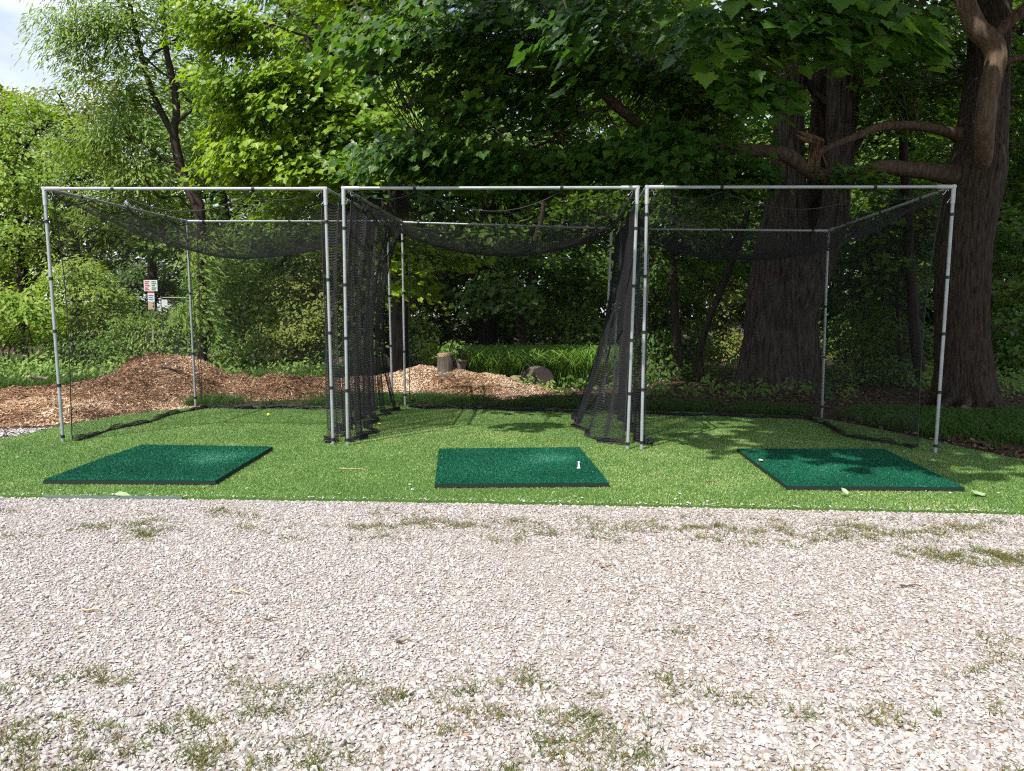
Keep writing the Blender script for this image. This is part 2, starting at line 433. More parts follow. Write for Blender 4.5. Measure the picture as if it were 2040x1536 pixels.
def bark_tube(mb, P, r, depth=0.03, freq=26, stretch=0.6, ka=160, flare=0.0, flobes=7, mat=0, seed=0, rings=300, twist=0.0):
    """trunk with furrows modelled into the surface"""
    Pn = spline(np.c_[P, r], rings); P = Pn[:, :3]; r = np.maximum(Pn[:, 3], 0.01)
    n = rings; T = nrm(np.gradient(P, axis=0)); u = np.array([1.0, 0, 0]); U = np.zeros((n, 3))
    for i in range(n):
        u = u - T[i] * np.dot(u, T[i]); u /= np.linalg.norm(u); U[i] = u
    W = np.cross(T, U)
    s = np.r_[0, np.cumsum(np.linalg.norm(np.diff(P, axis=0), axis=1))]
    th = np.arange(ka) / ka
    TH, SS = np.meshgrid(th, s)
    q = TH * freq; warp = (N3(SS * 1.3 + seed, TH * 4, None) - 0.5) * 1.6 + twist * SS
    def ridg(f, st, off):
        a = (q * f + warp * f) % (freq * f if freq * f < 64 else 64)
        v = N1(a + 0.0, SS * st + off, int(freq * f)); return 1 - np.abs(2 * v - 1)
    h = ridg(1, stretch * 2.2, seed) ** 1.5 * 0.7 + ridg(2, stretch * 5, seed + 9) * 0.35
    rad = r[:, None] * (1 + 0.06 * (N2(TH * 5 + seed, SS * 0.7, 5) - 0.5)) - depth * h
    if flare:
        fl = np.exp(-SS / 0.34); lob = 0.5 + 0.5 * np.cos(2 * math.pi * flobes * TH + seed + 1.3 * np.sin(2 * math.pi * TH * 2 + seed))
        rad = rad + flare * fl * (0.35 + 0.65 * lob)
    V = P[:, None] + rad[..., None] * (U[:, None] * np.cos(2 * math.pi * th)[None, :, None] + W[:, None] * np.sin(2 * math.pi * th)[None, :, None])
    i = np.arange(n - 1)[:, None] * ka; j = np.arange(ka)[None]; j2 = (j + 1) % ka
    mb.add(V.reshape(-1, 3), np.stack([i + j, i + j2, i + ka + j2, i + ka + j], -1).reshape(-1, 4), mat, 0.5, True)

def E(px, py, Y, rx, ry, rz, n):
    return (at(px, py, Y), (rx, ry, rz), n)

# ------------------------------------------------------------------ the ground
def sheet(poly, z, name, mat, thick=0.0):
    mb = MB(); P = np.array([[*p[:2], z] for p in poly]); n = len(P)
    mb.add(P, [list(range(n))])
    if thick:
        B = P - np.array([0, 0, thick]); V = np.vstack([P, B])
        mb.add(V, [[(i + 1) % n, i, n + i, n + (i + 1) % n] for i in range(n)])
    return mb.build(name, mat)

def in_poly(x, y, poly):
    c = np.zeros(len(x), bool); p = np.asarray(poly)[:, :2]; j = len(p) - 1
    for i in range(len(p)):
        cond = ((p[i, 1] > y) != (p[j, 1] > y)) & (x < (p[j, 0] - p[i, 0]) * (y - p[i, 1]) / (p[j, 1] - p[i, 1] + 1e-12) + p[i, 0])
        c ^= cond; j = i
    return c

def scatter(poly, dens, g):
    p = np.asarray(poly)[:, :2]; lo, hi = p.min(0), p.max(0)
    n = int(np.prod(hi - lo) * dens); x = lo[0] + g.random(n) * (hi[0] - lo[0]); y = lo[1] + g.random(n) * (hi[1] - lo[1])
    k = in_poly(x, y, p); return x[k], y[k]

def blades(mb, x, y, z, h, w, lean, g, rnd, mat=0, seg=1):
    n = len(x); th = g.random(n) * 2 * math.pi; ph = g.random(n) * 2 * math.pi
    side = np.c_[np.cos(th), np.sin(th), np.zeros(n)] * (w / 2)[:, None]
    ln = np.c_[np.cos(ph), np.sin(ph), np.zeros(n)] * (lean * h)[:, None]
    b = np.c_[x, y, z]
    if seg == 1:
        V = np.stack([b - side, b + side, b + ln + np.c_[np.zeros((n, 2)), h]], 1)
        mb.add(V.reshape(-1, 3), np.arange(3 * n).reshape(n, 3), mat, rnd)
    else:
        up = np.c_[np.zeros((n, 2)), h]
        m1 = b + ln * 0.25 + up * 0.6; m2 = b + ln * 0.75 + up * 0.92; t = b + ln * 1.35 + up * 0.72
        V = np.stack([b - side * .7, b + side * .7, m1 - side, m1 + side, m2 - side * .8, m2 + side * .8, t - side * .1, t + side * .1], 1)
        o = np.arange(n)[:, None] * 8
        mb.add(V.reshape(-1, 3), np.concatenate([o + [0, 1, 3, 2], o + [2, 3, 5, 4], o + [4, 5, 7, 6]]), mat, np.r_[rnd, rnd, rnd])

tag(sheet([(-150, -60), (150, -60), (150, 220), (-150, 220)], 0.0, 'ground', MT['soil']), kind='structure')
FRONT = [(-9, 5.60), (-3.97, 5.62), (-2.21, 5.61), (-0.46, 5.56), (1.45, 5.48), (3.8, 5.35), (9, 5.1)]
tag(sheet([(-9, -4), (9, -4), (9, 5.6), (5.0, 6.6), (0, 6.2), (-6.4, 6.2), (-6.6, 8.6), (-9, 8.0)], 0.004, 'gravel_lot', MT['gravel']), kind='structure')
tag(sheet([(-60, 44), (-19, 44), (-20, 52), (-60, 52)], 0.004, 'road', MT['road']), kind='structure')

TURF = [(-6.1, 5.66), (-3.97, 5.62), (-2.21, 5.61), (-0.46, 5.56), (1.45, 5.48), (3.8, 5.35), (5.2, 5.28), (5.6, 6.2), (5.25, 7.2), (5.0, 8.0), (4.75, 9.0), (4.5, 9.9), (4.3, 10.4),
        (3.0, 10.75), (1.9, 10.9), (0.9, 11.0), (-1.5, 11.3), (-2.1, 11.2), (-4.6, 11.05), (-4.95, 10.6), (-5.35, 10.0), (-5.6, 9.1), (-5.62, 8.4), (-5.75, 7.7), (-6.2, 7.0), (-6.5, 6.3)]
g = np.random.default_rng(21)
mb = MB()
P = np.array([[*p, 0.022] for p in TURF]); n = len(P)
mb.add(P, [list(range(n))], 0)
mb.add(np.vstack([P, P - [0, 0, 0.022]]), [[(i + 1) % n, i, n + i, n + (i + 1) % n] for i in range(n)], 0)
x, y = scatter(TURF, 9500, g)
v = fbm(x * 0.7, y * 0.7) ; v2 = fbm(x * 4, y * 4, N2)
rn = np.clip(0.5 + (v - 0.5) * 0.9 + (v2 - 0.5) * 0.6 + g.normal(size=len(x)) * 0.2, 0, 0.97)
rn[g.random(len(x)) < 0.006] = 1.0
blades(mb, x, y, np.full(len(x), 0.021), 0.007 + 0.008 * g.random(len(x)), np.full(len(x), 0.006), 0.5 + 0.8 * g.random(len(x)), g, rn, 1)
for (pa, pb) in (((955, 850), (1062, 852)), ((1062, 852), (1160, 853)), ((470, 843), (640, 845)), ((300, 846), (470, 843)), ((1330, 851), (1560, 853))):
    a, b = gp(*pa, .024), gp(*pb, .024); tube(mb, spline([a, (a + b) / 2 + [0, 0, .004], b], 12), 0.006, 5, 0)
tag(mb.build('turf', [MT['turf_base'], MT['turf_blade']]), kind='structure')

mb = MB(); box(mb, (-3.08, 5.605, 0.014), (1.07, 0.010, 0.034), rz=0.0)
tag(mb.build('edging_strip', MT['edging']), 'thin grey metal edging strip along the front of the turf by the left mat', 'edging')

# crushed stone
g = np.random.default_rng(5)
ico_p = (1 + 5 ** 0.5) / 2
ICO = nrm(np.array([[-1, ico_p, 0], [1, ico_p, 0], [-1, -ico_p, 0], [1, -ico_p, 0], [0, -1, ico_p], [0, 1, ico_p], [0, -1, -ico_p], [0, 1, -ico_p], [ico_p, 0, -1], [ico_p, 0, 1], [-ico_p, 0, -1], [-ico_p, 0, 1]], float))
ICF = np.array([[0, 11, 5], [0, 5, 1], [0, 1, 7], [0, 7, 10], [0, 10, 11], [1, 5, 9], [5, 11, 4], [11, 10, 2], [10, 7, 6], [7, 1, 8], [3, 9, 4], [3, 4, 2], [3, 2, 6], [3, 6, 8], [3, 8, 9], [4, 9, 5], [2, 4, 11], [6, 2, 10], [8, 6, 7], [9, 8, 1]])
def stones(mb, x, y, z, s, g, rnd, mat=0):
    n = len(x)
    V = ICO[None] * (0.62 + 0.5 * g.random((n, 12, 1))) * np.stack([1.0 + 0.45 * g.random(n), 0.75 + 0.3 * g.random(n), 0.34 + 0.3 * g.random(n)], 1)[:, None]
    a = g.normal(size=(n, 4)) * np.array([1, 0.22, 0.22, 1.0]); a /= np.linalg.norm(a, axis=1, keepdims=True)
    w, i, j, k = a.T
    Rm = np.stack([1 - 2 * (j * j + k * k), 2 * (i * j - k * w), 2 * (i * k + j * w), 2 * (i * j + k * w), 1 - 2 * (i * i + k * k), 2 * (j * k - i * w), 2 * (i * k - j * w), 2 * (j * k + i * w), 1 - 2 * (i * i + j * j)], 1).reshape(n, 3, 3)
    V = np.einsum('nij,nvj->nvi', Rm, V) * s[:, None, None] + np.c_[x, y, z][:, None]
    mb.add(V.reshape(-1, 3), (np.arange(n)[:, None, None] * 12 + ICF[None]).reshape(-1, 3), mat, np.repeat(rnd, 20))
GRAV = [(-3.2, 1.7), (3.2, 1.7), (6.2, 5.18), (3.8, 5.38), (1.45, 5.50), (-0.46, 5.58), (-2.21, 5.63), (-3.97, 5.64), (-6.4, 5.68), (-6.2, 5.2)]
mb = MB()
x, y = scatter(GRAV, 4000, g)
keep = g.random(len(x)) < np.clip(1.45 - 0.09 * y + 1.6 * (fbm(x * .9, y * 1.6, N2) - .55), 0.3, 1.1); x, y = x[keep], y[keep]
big = np.clip((3.4 - y) / 1.2, 0, 1)
s = 0.92 * (0.0052 + 0.006 * g.random(len(x)) ** 2.0 + 0.010 * g.random(len(x)) ** 8) * (1 + 0.32 * big)
rn = np.clip(0.52 + g.normal(size=len(x)) * 0.24, 0, 1)
stones(mb, x, y, 0.006 + 0.004 * g.random(len(x)), s, g, rn)
x, y = scatter([(5.15, 5.25), (8.6, 5.05), (8.6, 6.3), (5.75, 6.3)], 1500, g)
stones(mb, x, y, np.full(len(x), 0.008), 0.008 + 0.009 * g.random(len(x)), g, np.clip(0.52 + g.normal(size=len(x)) * 0.22, 0, 1))
x, y = scatter([(-6.9, 7.4), (-5.7, 7.6), (-5.55, 8.6), (-5.6, 9.0), (-7.2, 8.6)], 900, g)
stones(mb, x, y, np.full(len(x), 0.008), 0.010 + 0.012 * g.random(len(x)), g, np.clip(0.52 + g.normal(size=len(x)) * 0.22, 0, 1))
x, y = scatter(GRAV, 3000, g); n = len(x)
xe = -5 + 10 * g.random(420); fp = np.array(FRONT); ye = np.interp(xe, fp[:, 0], fp[:, 1]) + np.abs(g.normal(size=420)) * 0.035
stones(mb, xe, ye, np.full(420, 0.032), 0.005 + 0.008 * g.random(420) ** 2, g, np.clip(0.55 + g.normal(size=420) * .2, 0, 1))
OCT = np.array([[1, 0, 0], [-1, 0, 0], [0, 1, 0], [0, -1, 0], [0, 0, 1], [0, 0, -1]], float); OCF = np.array([[0, 2, 4], [2, 1, 4], [1, 3, 4], [3, 0, 4], [2, 0, 5], [1, 2, 5], [3, 1, 5], [0, 3, 5]])
a = g.random(n) * 6.28; V = OCT[None] * (0.6 + .7 * g.random((n, 6, 1))) * (0.0035 + 0.004 * g.random(n))[:, None, None] * np.array([1.2, .9, .7])
V = np.stack([V[..., 0] * np.cos(a)[:, None] - V[..., 1] * np.sin(a)[:, None], V[..., 0] * np.sin(a)[:, None] + V[..., 1] * np.cos(a)[:, None], V[..., 2]], -1) + np.c_[x, y, np.full(n, .007)][:, None]
mb.add(V.reshape(-1, 3), (np.arange(n)[:, None, None] * 6 + OCF[None]).reshape(-1, 3), 0, np.repeat(np.clip(.5 + g.normal(size=n) * .25, 0, 1), 8))
tag(mb.build('gravel', MT['stone']), 'loose white crushed stone spread over the foreground lot', 'gravel', kind='stuff')

# brown litter between the stones and over the turf
mb = MB()
x, y = scatter(GRAV, 950, g)
k = g.random(len(x)) < np.clip(0.18 + 0.16 * (x + 1.0) + 0.5 * np.clip((y - 4.7) / .6, 0, 1) * (x > -1) + 0.9 * (fbm(x * 1.2, y * 1.2) - 0.5), 0.05, 1); x, y = x[k], y[k]
x2, y2 = scatter(TURF, 260, g)
k = g.random(len(x2)) < np.clip(0.10 + 0.02 * x2 + 1.0 * np.exp(-((x2 + 1.3) / .7) ** 2 - ((y2 - 9.0) / 1.3) ** 2) + 1.1 * np.exp(-((x2 - 1.7) / .6) ** 2 - ((y2 - 8.1) / .6) ** 2) + 1.0 * np.exp(-((x2 - 4.7) / .5) ** 2 - ((y2 - 8.3) / 1.6) ** 2), 0.03, 1); x2, y2 = x2[k], y2[k]
xx = np.r_[x, x2]; yy = np.r_[y, y2]; zz = np.r_[np.full(len(x), 0.016), np.full(len(x2), 0.036)]
n = len(xx)
put_leaves(mb, np.c_[xx, yy, zz], np.c_[g.normal(size=(n, 2)) * 0.5, np.ones(n)], np.c_[g.normal(size=(n, 2)), np.zeros(n)], 0.010 + 0.02 * g.random(n) ** 2.5, T_NARROW, 0, g.random(n))
tag(mb.build('leaf_litter', MT['litter']), 'scattered brown bud scales and dry bits over gravel and turf', 'litter', kind='stuff')

# grass tufts in the gravel
mb = MB()
tx, ty, tn = [], [], []
def band(y0, y1, x0, x1, n, thr, per):
    x = x0 + g.random(n) * (x1 - x0); y = y0 + g.random(n) * (y1 - y0)
    v = fbm(x * 3.4 + 3, y * 6.5, N3); k = v > thr
    tx.append(x[k]); ty.append(y[k]); tn.append(np.full(k.sum(), per))
def spots_(y0, y1, x0, x1, n, per, spread=0.05, kmax=7):
    for _ in range(n):
        cx, cy_ = x0 + g.random() * (x1 - x0), y0 + g.random() * (y1 - y0)
        k = int(g.integers(1, kmax))
        tx.append(cx + g.normal(size=k) * spread * 1.6); ty.append(cy_ + g.normal(size=k) * spread); tn.append(np.full(k, per))
spots_(4.6, 5.25, -4.2, 4.6, 95, 20)
spots_(4.75, 5.1, -1.0, 3.4, 45, 24)
spots_(4.25, 4.5, 2.3, 3.1, 12, 34, .05, 10)
spots_(2.72, 3.3, -2.6, 2.7, 16, 20, .03, 5)
spots_(2.55, 2.85, -2.3, 2.4, 30, 30, .04, 8)
band(1.7, 2.6, -2.3, 2.4, 900, 0.50, 30)
tx = np.concatenate(tx); ty = np.concatenate(ty); tn = np.concatenate(tn)
i = np.repeat(np.arange(len(tx)), tn); m = len(i)
sp = 0.016 + 0.022 * g.random(len(tx))
x = tx[i] + g.normal(size=m) * sp[i]; y = ty[i] + g.normal(size=m) * sp[i]
rn = np.clip(g.random(len(tx))[i] * 0.75 + 0.45 * g.random(m), 0, 1)
blades(mb, x, y, np.full(m, 0.006), 0.012 + 0.028 * g.random(m), np.full(m, 0.0048), 0.5 + 1.0 * g.random(m), g, rn)
tag(mb.build('grass_tufts', MT['tuft']), 'thin grass tufts growing through the white gravel', 'grass', kind='stuff')

# ------------------------------------------------------------------ wood chip mound
def mound_h(x, y):
    def gs(cx, cy, sx, sy, h): return h * np.exp(-((x - cx) / sx) ** 2 - ((y - cy) / sy) ** 2)
    h = gs(-5.95, 12.9, 0.95, 1.05, 0.74) + gs(-4.2, 13.1, 1.0, 0.8, 0.22) + gs(-6.9, 11.4, 1.5, 1.1, 0.24) + gs(-7.4, 10.0, 1.3, 0.9, 0.14)
    h = h + gs(-2.4, 13.5, 1.5, 0.8, 0.30) + gs(-1.15, 13.8, 0.95, 0.75, 0.30) + gs(-0.1, 13.3, 0.9, 0.7, 0.16) + gs(-6.3, 9.9, 0.7, 0.6, 0.12)
    b = 0.22 * (fbm(x * 1.7, y * 1.7, N2) - 0.5) + 0.07 * (fbm(x * 6, y * 6, N3) - 0.5)
    return h - 0.045 + b * np.clip(h * 6, 0, 1.4)
gx, gy = np.meshgrid(np.linspace(-9.5, 1.2, 200), np.linspace(8.4, 15.8, 130))
gz = mound_h(gx, gy)
mb = MB(); nx_ = gx.shape[1]; ny_ = gx.shape[0]
V = np.c_[gx.ravel(), gy.ravel(), gz.ravel()]
i = np.arange(ny_ - 1)[:, None] * nx_ + np.arange(nx_ - 1)[None]; i = i.ravel()
Fq = np.c_[i, i + 1, i + nx_ + 1, i + nx_]
Fq = Fq[gz.ravel()[Fq].max(1) > -0.004]
mb.add(V, Fq, 0, 0.5, True)
g = np.random.default_rng(8)
n = 170000
x = -9.5 + 10.7 * g.random(n); y = 8.4 + 7.2 * g.random(n); z = mound_h(x, y)
k = z > 0.0 - 0.012 * g.random(n); k &= ~in_poly(x, y, TURF); x, y, z = x[k], y[k], z[k]; n = len(x)
e = 0.02
dzx = (mound_h(x + e, y) - z) / e; dzy = (mound_h(x, y + e) - z) / e
Nn = np.c_[-dzx, -dzy, np.ones(n)] + g.normal(size=(n, 3)) * 0.55
D = g.normal(size=(n, 3)) * np.array([1, 1, 0.3])
L = 0.018 + 0.06 * g.random(n) ** 2.2 + 0.10 * g.random(n) ** 25; Wd = np.clip(0.006 + 0.012 * g.random(n), 0, L)
Nn = nrm(Nn); D = nrm(D - Nn * np.sum(D * Nn, 1, keepdims=True)); X = np.cross(D, Nn)
c = np.c_[x, y, np.maximum(z, 0.004) + 0.006]
Tn = 0.0035
a = X * (Wd / 2)[:, None]; b = D * (L / 2)[:, None]; t = Nn * Tn
V = np.stack([c - a - b, c + a - b, c + a * .7 + b, c - a * .8 + b, c - a - b - t, c + a - b - t, c + a * .7 + b - t, c - a * .8 + b - t], 1)
o = np.arange(n)[:, None, None] * 8
Fc = np.array([[0, 1, 2, 3], [4, 5, 1, 0], [5, 6, 2, 1], [6, 7, 3, 2], [7, 4, 0, 3]])
pv = fbm(x * 1.1, y * 1.1, N3)
rn = np.clip(0.45 + 1.9 * (pv - 0.5) + g.normal(size=n) * 0.27 + 0.03 * ((x > -4.4) & (y > 12)), 0, 1)
red = (x < -6.2) & (y < 11.5); rn = np.where(red, rn * 0.72, rn)
mb.add(V.reshape(-1, 3), (o + Fc).reshape(-1, 4), 1, np.repeat(rn, 5))
tag(mb.build('wood_chip_mound', [MT['mulch'], MT['chip']]), 'long low mound of brown wood chips behind the nets', 'wood chips', kind='stuff')

# ------------------------------------------------------------------ the three cages
def seg_prisms(mb, A, B, r, mat=0):
    """a thin three-sided strand for every pair of points"""
    d = nrm(B - A); ref = np.where(np.abs(d[:, 2:3]) < 0.8, np.array([[0, 0, 1.0]]), np.array([[1.0, 0, 0]]))
    u = nrm(np.cross(d, ref)); w = np.cross(d, u); n = len(A)
    Vs = []
    for P in (A, B):
        for k in range(3):
            a = 2 * math.pi * k / 3; Vs.append(P + r * (math.cos(a) * u + math.sin(a) * w))
    V = np.stack(Vs, 1); o = np.arange(n)[:, None] * 6
    Fq = np.concatenate([o + [0, 1, 4, 3], o + [1, 2, 5, 4], o + [2, 0, 3, 5]])
    mb.add(V.reshape(-1, 3), Fq, mat)

def lattice(mb, S, nu, nv, r=0.00105):
    U, Vv = np.meshgrid(np.arange(nu + 1) / nu, np.arange(nv + 1) / nv, indexing='ij')
    P = S(U, Vv)
    half = S(np.clip(U + 0.5 / nu, 0, 1), np.clip(Vv + 0.5 / nv, 0, 1))
    C = half[:-1, :-1]
    for q in (P[:-1, :-1], P[1:, :-1], P[:-1, 1:], P[1:, 1:]):
        seg_prisms(mb, q.reshape(-1, 3), C.reshape(-1, 3), r)

def wall_net(top, bot, ties=4, scal=0.12, folds=3.0, famp=0.02, inward=(0, 0, 0), bulge=0.0, seed=0, frontc=0.06, backc=0.06, backin=None, flare=1.0):
    """a hanging net wall: top and bottom polylines; ruffled hem lying on the ground"""
    tp, bt = np.asarray(top, float), np.asarray(bot, float)
    inn = np.asarray(inward, float)
    def line(P, u):
        t = np.linspace(0, 1, len(P)); return np.stack([np.interp(u, t, P[:, k]) for k in range(3)], -1)
    tps = spline(tp, 40); bts = spline(bt, 40)
    def S(u, v):
        a = line(tps, u); b = line(bts, u)
        sc = scal * np.abs(np.sin(math.pi * ties * u)) ** 1.2
        a = a - np.array([0, 0, 1]) * sc[..., None]
        vv = np.clip(v / 0.9, 0, 1); hem = np.clip((v - 0.9) / 0.1, 0, 1)
        p = a * (1 - vv[..., None]) + b * vv[..., None]
        if flare != 1.0: p[..., :2] = (a + (b - a) * vv[..., None] ** flare)[..., :2]
        w = np.sin(2 * math.pi * folds * u + seed + 1.5 * np.sin(3 * u + seed)) * famp * (0.3 + vv)
        w = w + bulge * np.sin(math.pi * vv) + 0.012 * np.sin(17 * u + 5 * v + seed)
        p = p + inn * w[..., None]
        fr = frontc * np.sin(math.pi * vv) * (1 - u) ** 4
        p = p + nrm(bts[-1] - bts[0]) * fr[..., None]
        if backin is not None:
            p = p + np.asarray(backin) * (np.sin(math.pi * vv ** 0.8) * u ** 3)[..., None]
        hz = 0.6 * (0.05 + 0.035 * np.sin(19 * u + seed) + 0.03 * np.sin(41 * u + 2 * seed)) * np.sin(hem * math.pi * 2.5) ** 2
        p = p + inn * (0.06 * hem * (1 + 0.5 * np.sin(13 * u + seed)))[..., None]
        p[..., 2] = np.maximum(p[..., 2], 0) + hz * (hem > 0) + 0.03
        return p
    return S

def cage(label, group, FL, FR, BL, BR, roof_sag, walls, straps_f, seed, seam=None):
    """FL.. are (bottom, top) pairs of post ends"""
    root = empty('golf_cage', (FL[0] + FR[0] + BL[0] + BR[0]) / 4)
    tag(root, label, 'golf cage', group)
    rp, rf = 0.017, 0.0215
    def pipe(name, a, b, r=rp, straps=(), ext=0.0):
        mb = MB(); tube(mb, np.array([a, b]), r, 12)
        o = mb.build(name, MT['pipe'], root)
        d = nrm(b - a)
        for t in straps:
            m2 = MB(); c = a + (b - a) * t; tube(m2, np.array([c - d * 0.016, c + d * 0.016]), r + 0.004, 12)
            s_ = m2.build('strap', MT['strap'], o)
        return o
    posts = [(FL, straps_f), (FR, straps_f), (BL, (0.06, 0.3, 0.62, 0.9)), (BR, (0.06, 0.33, 0.6, 0.9))]
    for (bt, tp), st in posts: pipe('post', bt, tp, rp, st)
    pipe('top_rail', FL[1], FR[1], rp, (0.045, 0.245, 0.745, 0.955))
    pipe('top_rail', BL[1], BR[1], rp * 0.95, (0.08, 0.5, 0.93))
    pipe('side_rail', FL[1], BL[1], rp, (0.2, 0.5, 0.8)); pipe('side_rail', FR[1], BR[1], rp, (0.2, 0.5, 0.8))
    for (bt, tp), ox, oy in ((FL, FR, BL), (FR, FL, BR), (BL, BR, FL), (BR, BL, FR)):
        mb = MB()
        for q in (bt, ox[1], oy[1]):
            d = nrm(q - tp); tube(mb, np.array([tp - d * rf * 0.9, tp + d * 0.17]), rf, 12)
        mb.build('corner_fitting', MT['fitting'], root)
    # S-shaped hooks at the upper corners
    for (bt, tp), sx in ((FL, 1), (FR, -1)):
        for (dx, dz, rot) in ((0.07, -0.05, 0.3), (0.03, -0.135, 1.4)):
            t = np.linspace(0, 1, 15); c = tp + np.array([sx * dx, 0.02, dz])
            p = np.stack([c[0] + sx * 0.03 * (t - 0.5) * 2 * math.cos(rot) + 0.016 * np.sin(t * 6.2) * math.sin(rot), np.full(15, c[1]), c[2] + 0.02 * np.sin(t * 6.2) - 0.02 * (t - .5)], 1)
            mb = MB(); tube(mb, p, 0.0035, 5); mb.build('hook', MT['hook'], root)
    # roof net
    ins = 0.03
    cFL = FL[1] + np.array([ins, ins, -0.03]); cFR = FR[1] + np.array([-ins, ins, -0.03]); cBL = BL[1] + np.array([ins, -ins, -0.03]); cBR = BR[1] + np.array([-ins, -ins, -0.03])
    tie = np.array([0, 0.045, 0.245, 0.745, 0.955, 1.0])
    def scallop(u, ties, dep):
        z = np.zeros_like(u)
        for a, b in zip(ties[:-1], ties[1:]):
            m = (u >= a) & (u <= b); t = (u - a) / (b - a); z = np.where(m, 4 * t * (1 - t) * dep * (b - a), z)
        return z
    st4 = np.array([0, 0.2, 0.5, 0.8, 1.0])
    def roof(u, v):
        p = cFL * ((1 - u) * (1 - v))[..., None] + cFR * (u * (1 - v))[..., None] + cBL * ((1 - u) * v)[..., None] + cBR * (u * v)[..., None]
        sag = roof_sag * (4 * u * (1 - u) + 1e-9) ** 0.75 * (4 * v * (1 - v) + 1e-9) ** 0.75
        ed = scallop(u, tie, 0.40) * (1 - v) ** 5 + scallop(u, st4, 0.3) * v ** 5 + scallop(v, st4, 0.3) * ((1 - u) ** 6 + u ** 6)
        wr = 0.015 * np.sin(9 * u + 4 * v + seed) * np.sin(7 * v + seed) * (4 * u * (1 - u))
        p = p.copy(); p[..., 2] -= sag + ed + wr
        return p
    net = empty('net', root.location); net.parent = root; net.matrix_parent_inverse = Matrix.Translation(root.location).inverted()
    mb = MB(); lattice(mb, roof, 104, 100); mb.build('roof_net', MT['net'], net)
    t = np.linspace(0, 1, 60); z0 = np.zeros(60); z1 = np.ones(60)
    mb = MB()
    for (u, v) in ((t, z0), (t, z1), (z0, t), (z1, t)): tube(mb, roof(u, v), 0.005, 5)
    for (nm, S, nu, nv) in walls:
        m2 = MB(); lattice(m2, S, int(nu * 1.6), int(nv * 1.6), 0.0016 if nu > 75 else 0.0009); m2.build(nm, MT['net'], net)
        for (u, v) in ((z0, t), (z1, t), (t, z1), (t, z0), (t, np.full(60, 0.94)), (t, np.full(60, 0.97))): tube(mb, S(u, v), 0.0055, 5)
    gg = np.random.default_rng(int(seed * 10) + 3)
    for (nm, S, nu, nv) in walls:      # bunched hem lying along the ground
        for k in range(5 if nm == 'back_net' else 2):
            q = S(t, np.full(60, 0.985)); q[:, 2] = 0.03 + 0.03 * gg.random(60) * gg.random() * (2 if nm == 'back_net' else .6); q[:, :2] += gg.normal(size=(60, 2)) * (0.018 if nm == 'back_net' else .006)
            tube(mb, spline(q, 150), 0.0075, 5)
    # short tie cords from the hem and roof to the frame
    for tp_, c in ((FL[1], cFL), (FR[1], cFR), (BL[1], cBL), (BR[1], cBR)): tube(mb, np.array([tp_, (tp_ + c) / 2 - [0, 0, .02], c]), 0.004, 5)
    mb.build('border_rope', MT['rope'], net)
    return root

A_ = lambda *v: np.array(v, float)
def top_between(a, b, i0=0.02, i1=0.98, off=(0, 0, -0.05)):
    return [a + (b - a) * t + np.array(off) for t in np.linspace(i0, i1, 5)]
# left cage
FL, FR = (A_(-4.897, 7.971, 0), A_(-4.956, 7.971, 2.727)), (A_(-1.935, 7.921, 0), A_(-1.975, 7.921, 2.742))
BL, BR = (A_(-4.711, 10.93, 0), A_(-4.748, 10.93, 2.744)), (A_(-1.865, 11.467, 0), A_(-1.919, 11.467, 2.831))
W = [('side_net', wall_net(top_between(FL[1], BL[1], .02, .97, (.03, 0, -.05)), [(-4.84, 8.02, 0), (-4.78, 8.9, 0), (-4.72, 9.9, 0), (-4.57, 10.82, 0)], 4, .08, 2, .02, (1, 0, 0), .0, 1, .08), 60, 58),
     ('side_net', wall_net(top_between(FR[1], BR[1], .02, .85, (-.05, 0, -.06)), [(-1.98, 8.0, 0), (-2.02, 8.9, 0), (-2.05, 9.9, 0), (-2.04, 10.87, 0)], 4, .12, 7, .06, (-1, 0, 0), .05, 2, .05), 90, 60),
     ('back_net', wall_net([(-4.57, 10.86, 2.68), (-3.7, 11.0, 2.68), (-2.9, 11.1, 2.68), (-2.15, 11.0, 2.66)], [(-4.57, 10.82, 0), (-3.9, 10.84, 0), (-3.0, 10.86, 0), (-2.04, 10.87, 0)], 3, .10, 3, .03, (0, -1, 0), .0, 3, .0), 62, 58)]
cage('sunlit practice cage at the left end with a deeply sagging black roof net', 'three netted golf practice cages', FL, FR, BL, BR, 0.60, W, (0.03, 0.235, 0.45, 0.655, 0.875), 0.0)
# middle cage
FL, FR = (A_(-1.772, 7.898, 0), A_(-1.78, 7.898, 2.745)), (A_(1.24, 7.795, 0), A_(1.278, 7.795, 2.758))
BL, BR = (A_(-1.67, 11.48, 0), A_(-1.698, 11.48, 2.819)), (A_(1.404, 11.248, 0), A_(1.469, 11.248, 2.728))
W = [('side_net', wall_net(top_between(FL[1], BL[1], .05, .95, (.05, 0, -.07)), [(-1.80, 8.05, 0), (-1.74, 8.65, 0), (-1.88, 10.14, 0), (-1.68, 10.9, 0)], 4, .14, 5, .055, (1, 0, 0), -.06, 4, .05, backin=(-.08, -.85, 0)), 96, 60),
     ('side_net', wall_net(top_between(FR[1], BR[1], .06, .84, (.01, 0, -.12)), [(1.22, 8.03, 0), (1.03, 8.3, 0), (0.88, 9.0, 0), (0.90, 9.9, 0), (0.95, 10.6, 0)], 3, .12, 4, .03, (-1, 0, 0), -.02, 5, .06, flare=1.7), 104, 64),
     ('back_net', wall_net([(-1.55, 11.15, 2.70), (-.6, 11.25, 2.73), (.5, 11.2, 2.70), (1.36, 10.75, 2.45)], [(-1.55, 11.07, 0), (-.7, 11.0, 0), (.1, 10.85, 0), (.95, 10.62, 0)], 3, .12, 3, .035, (0, -1, 0), .0, 6, .0), 64, 58)]
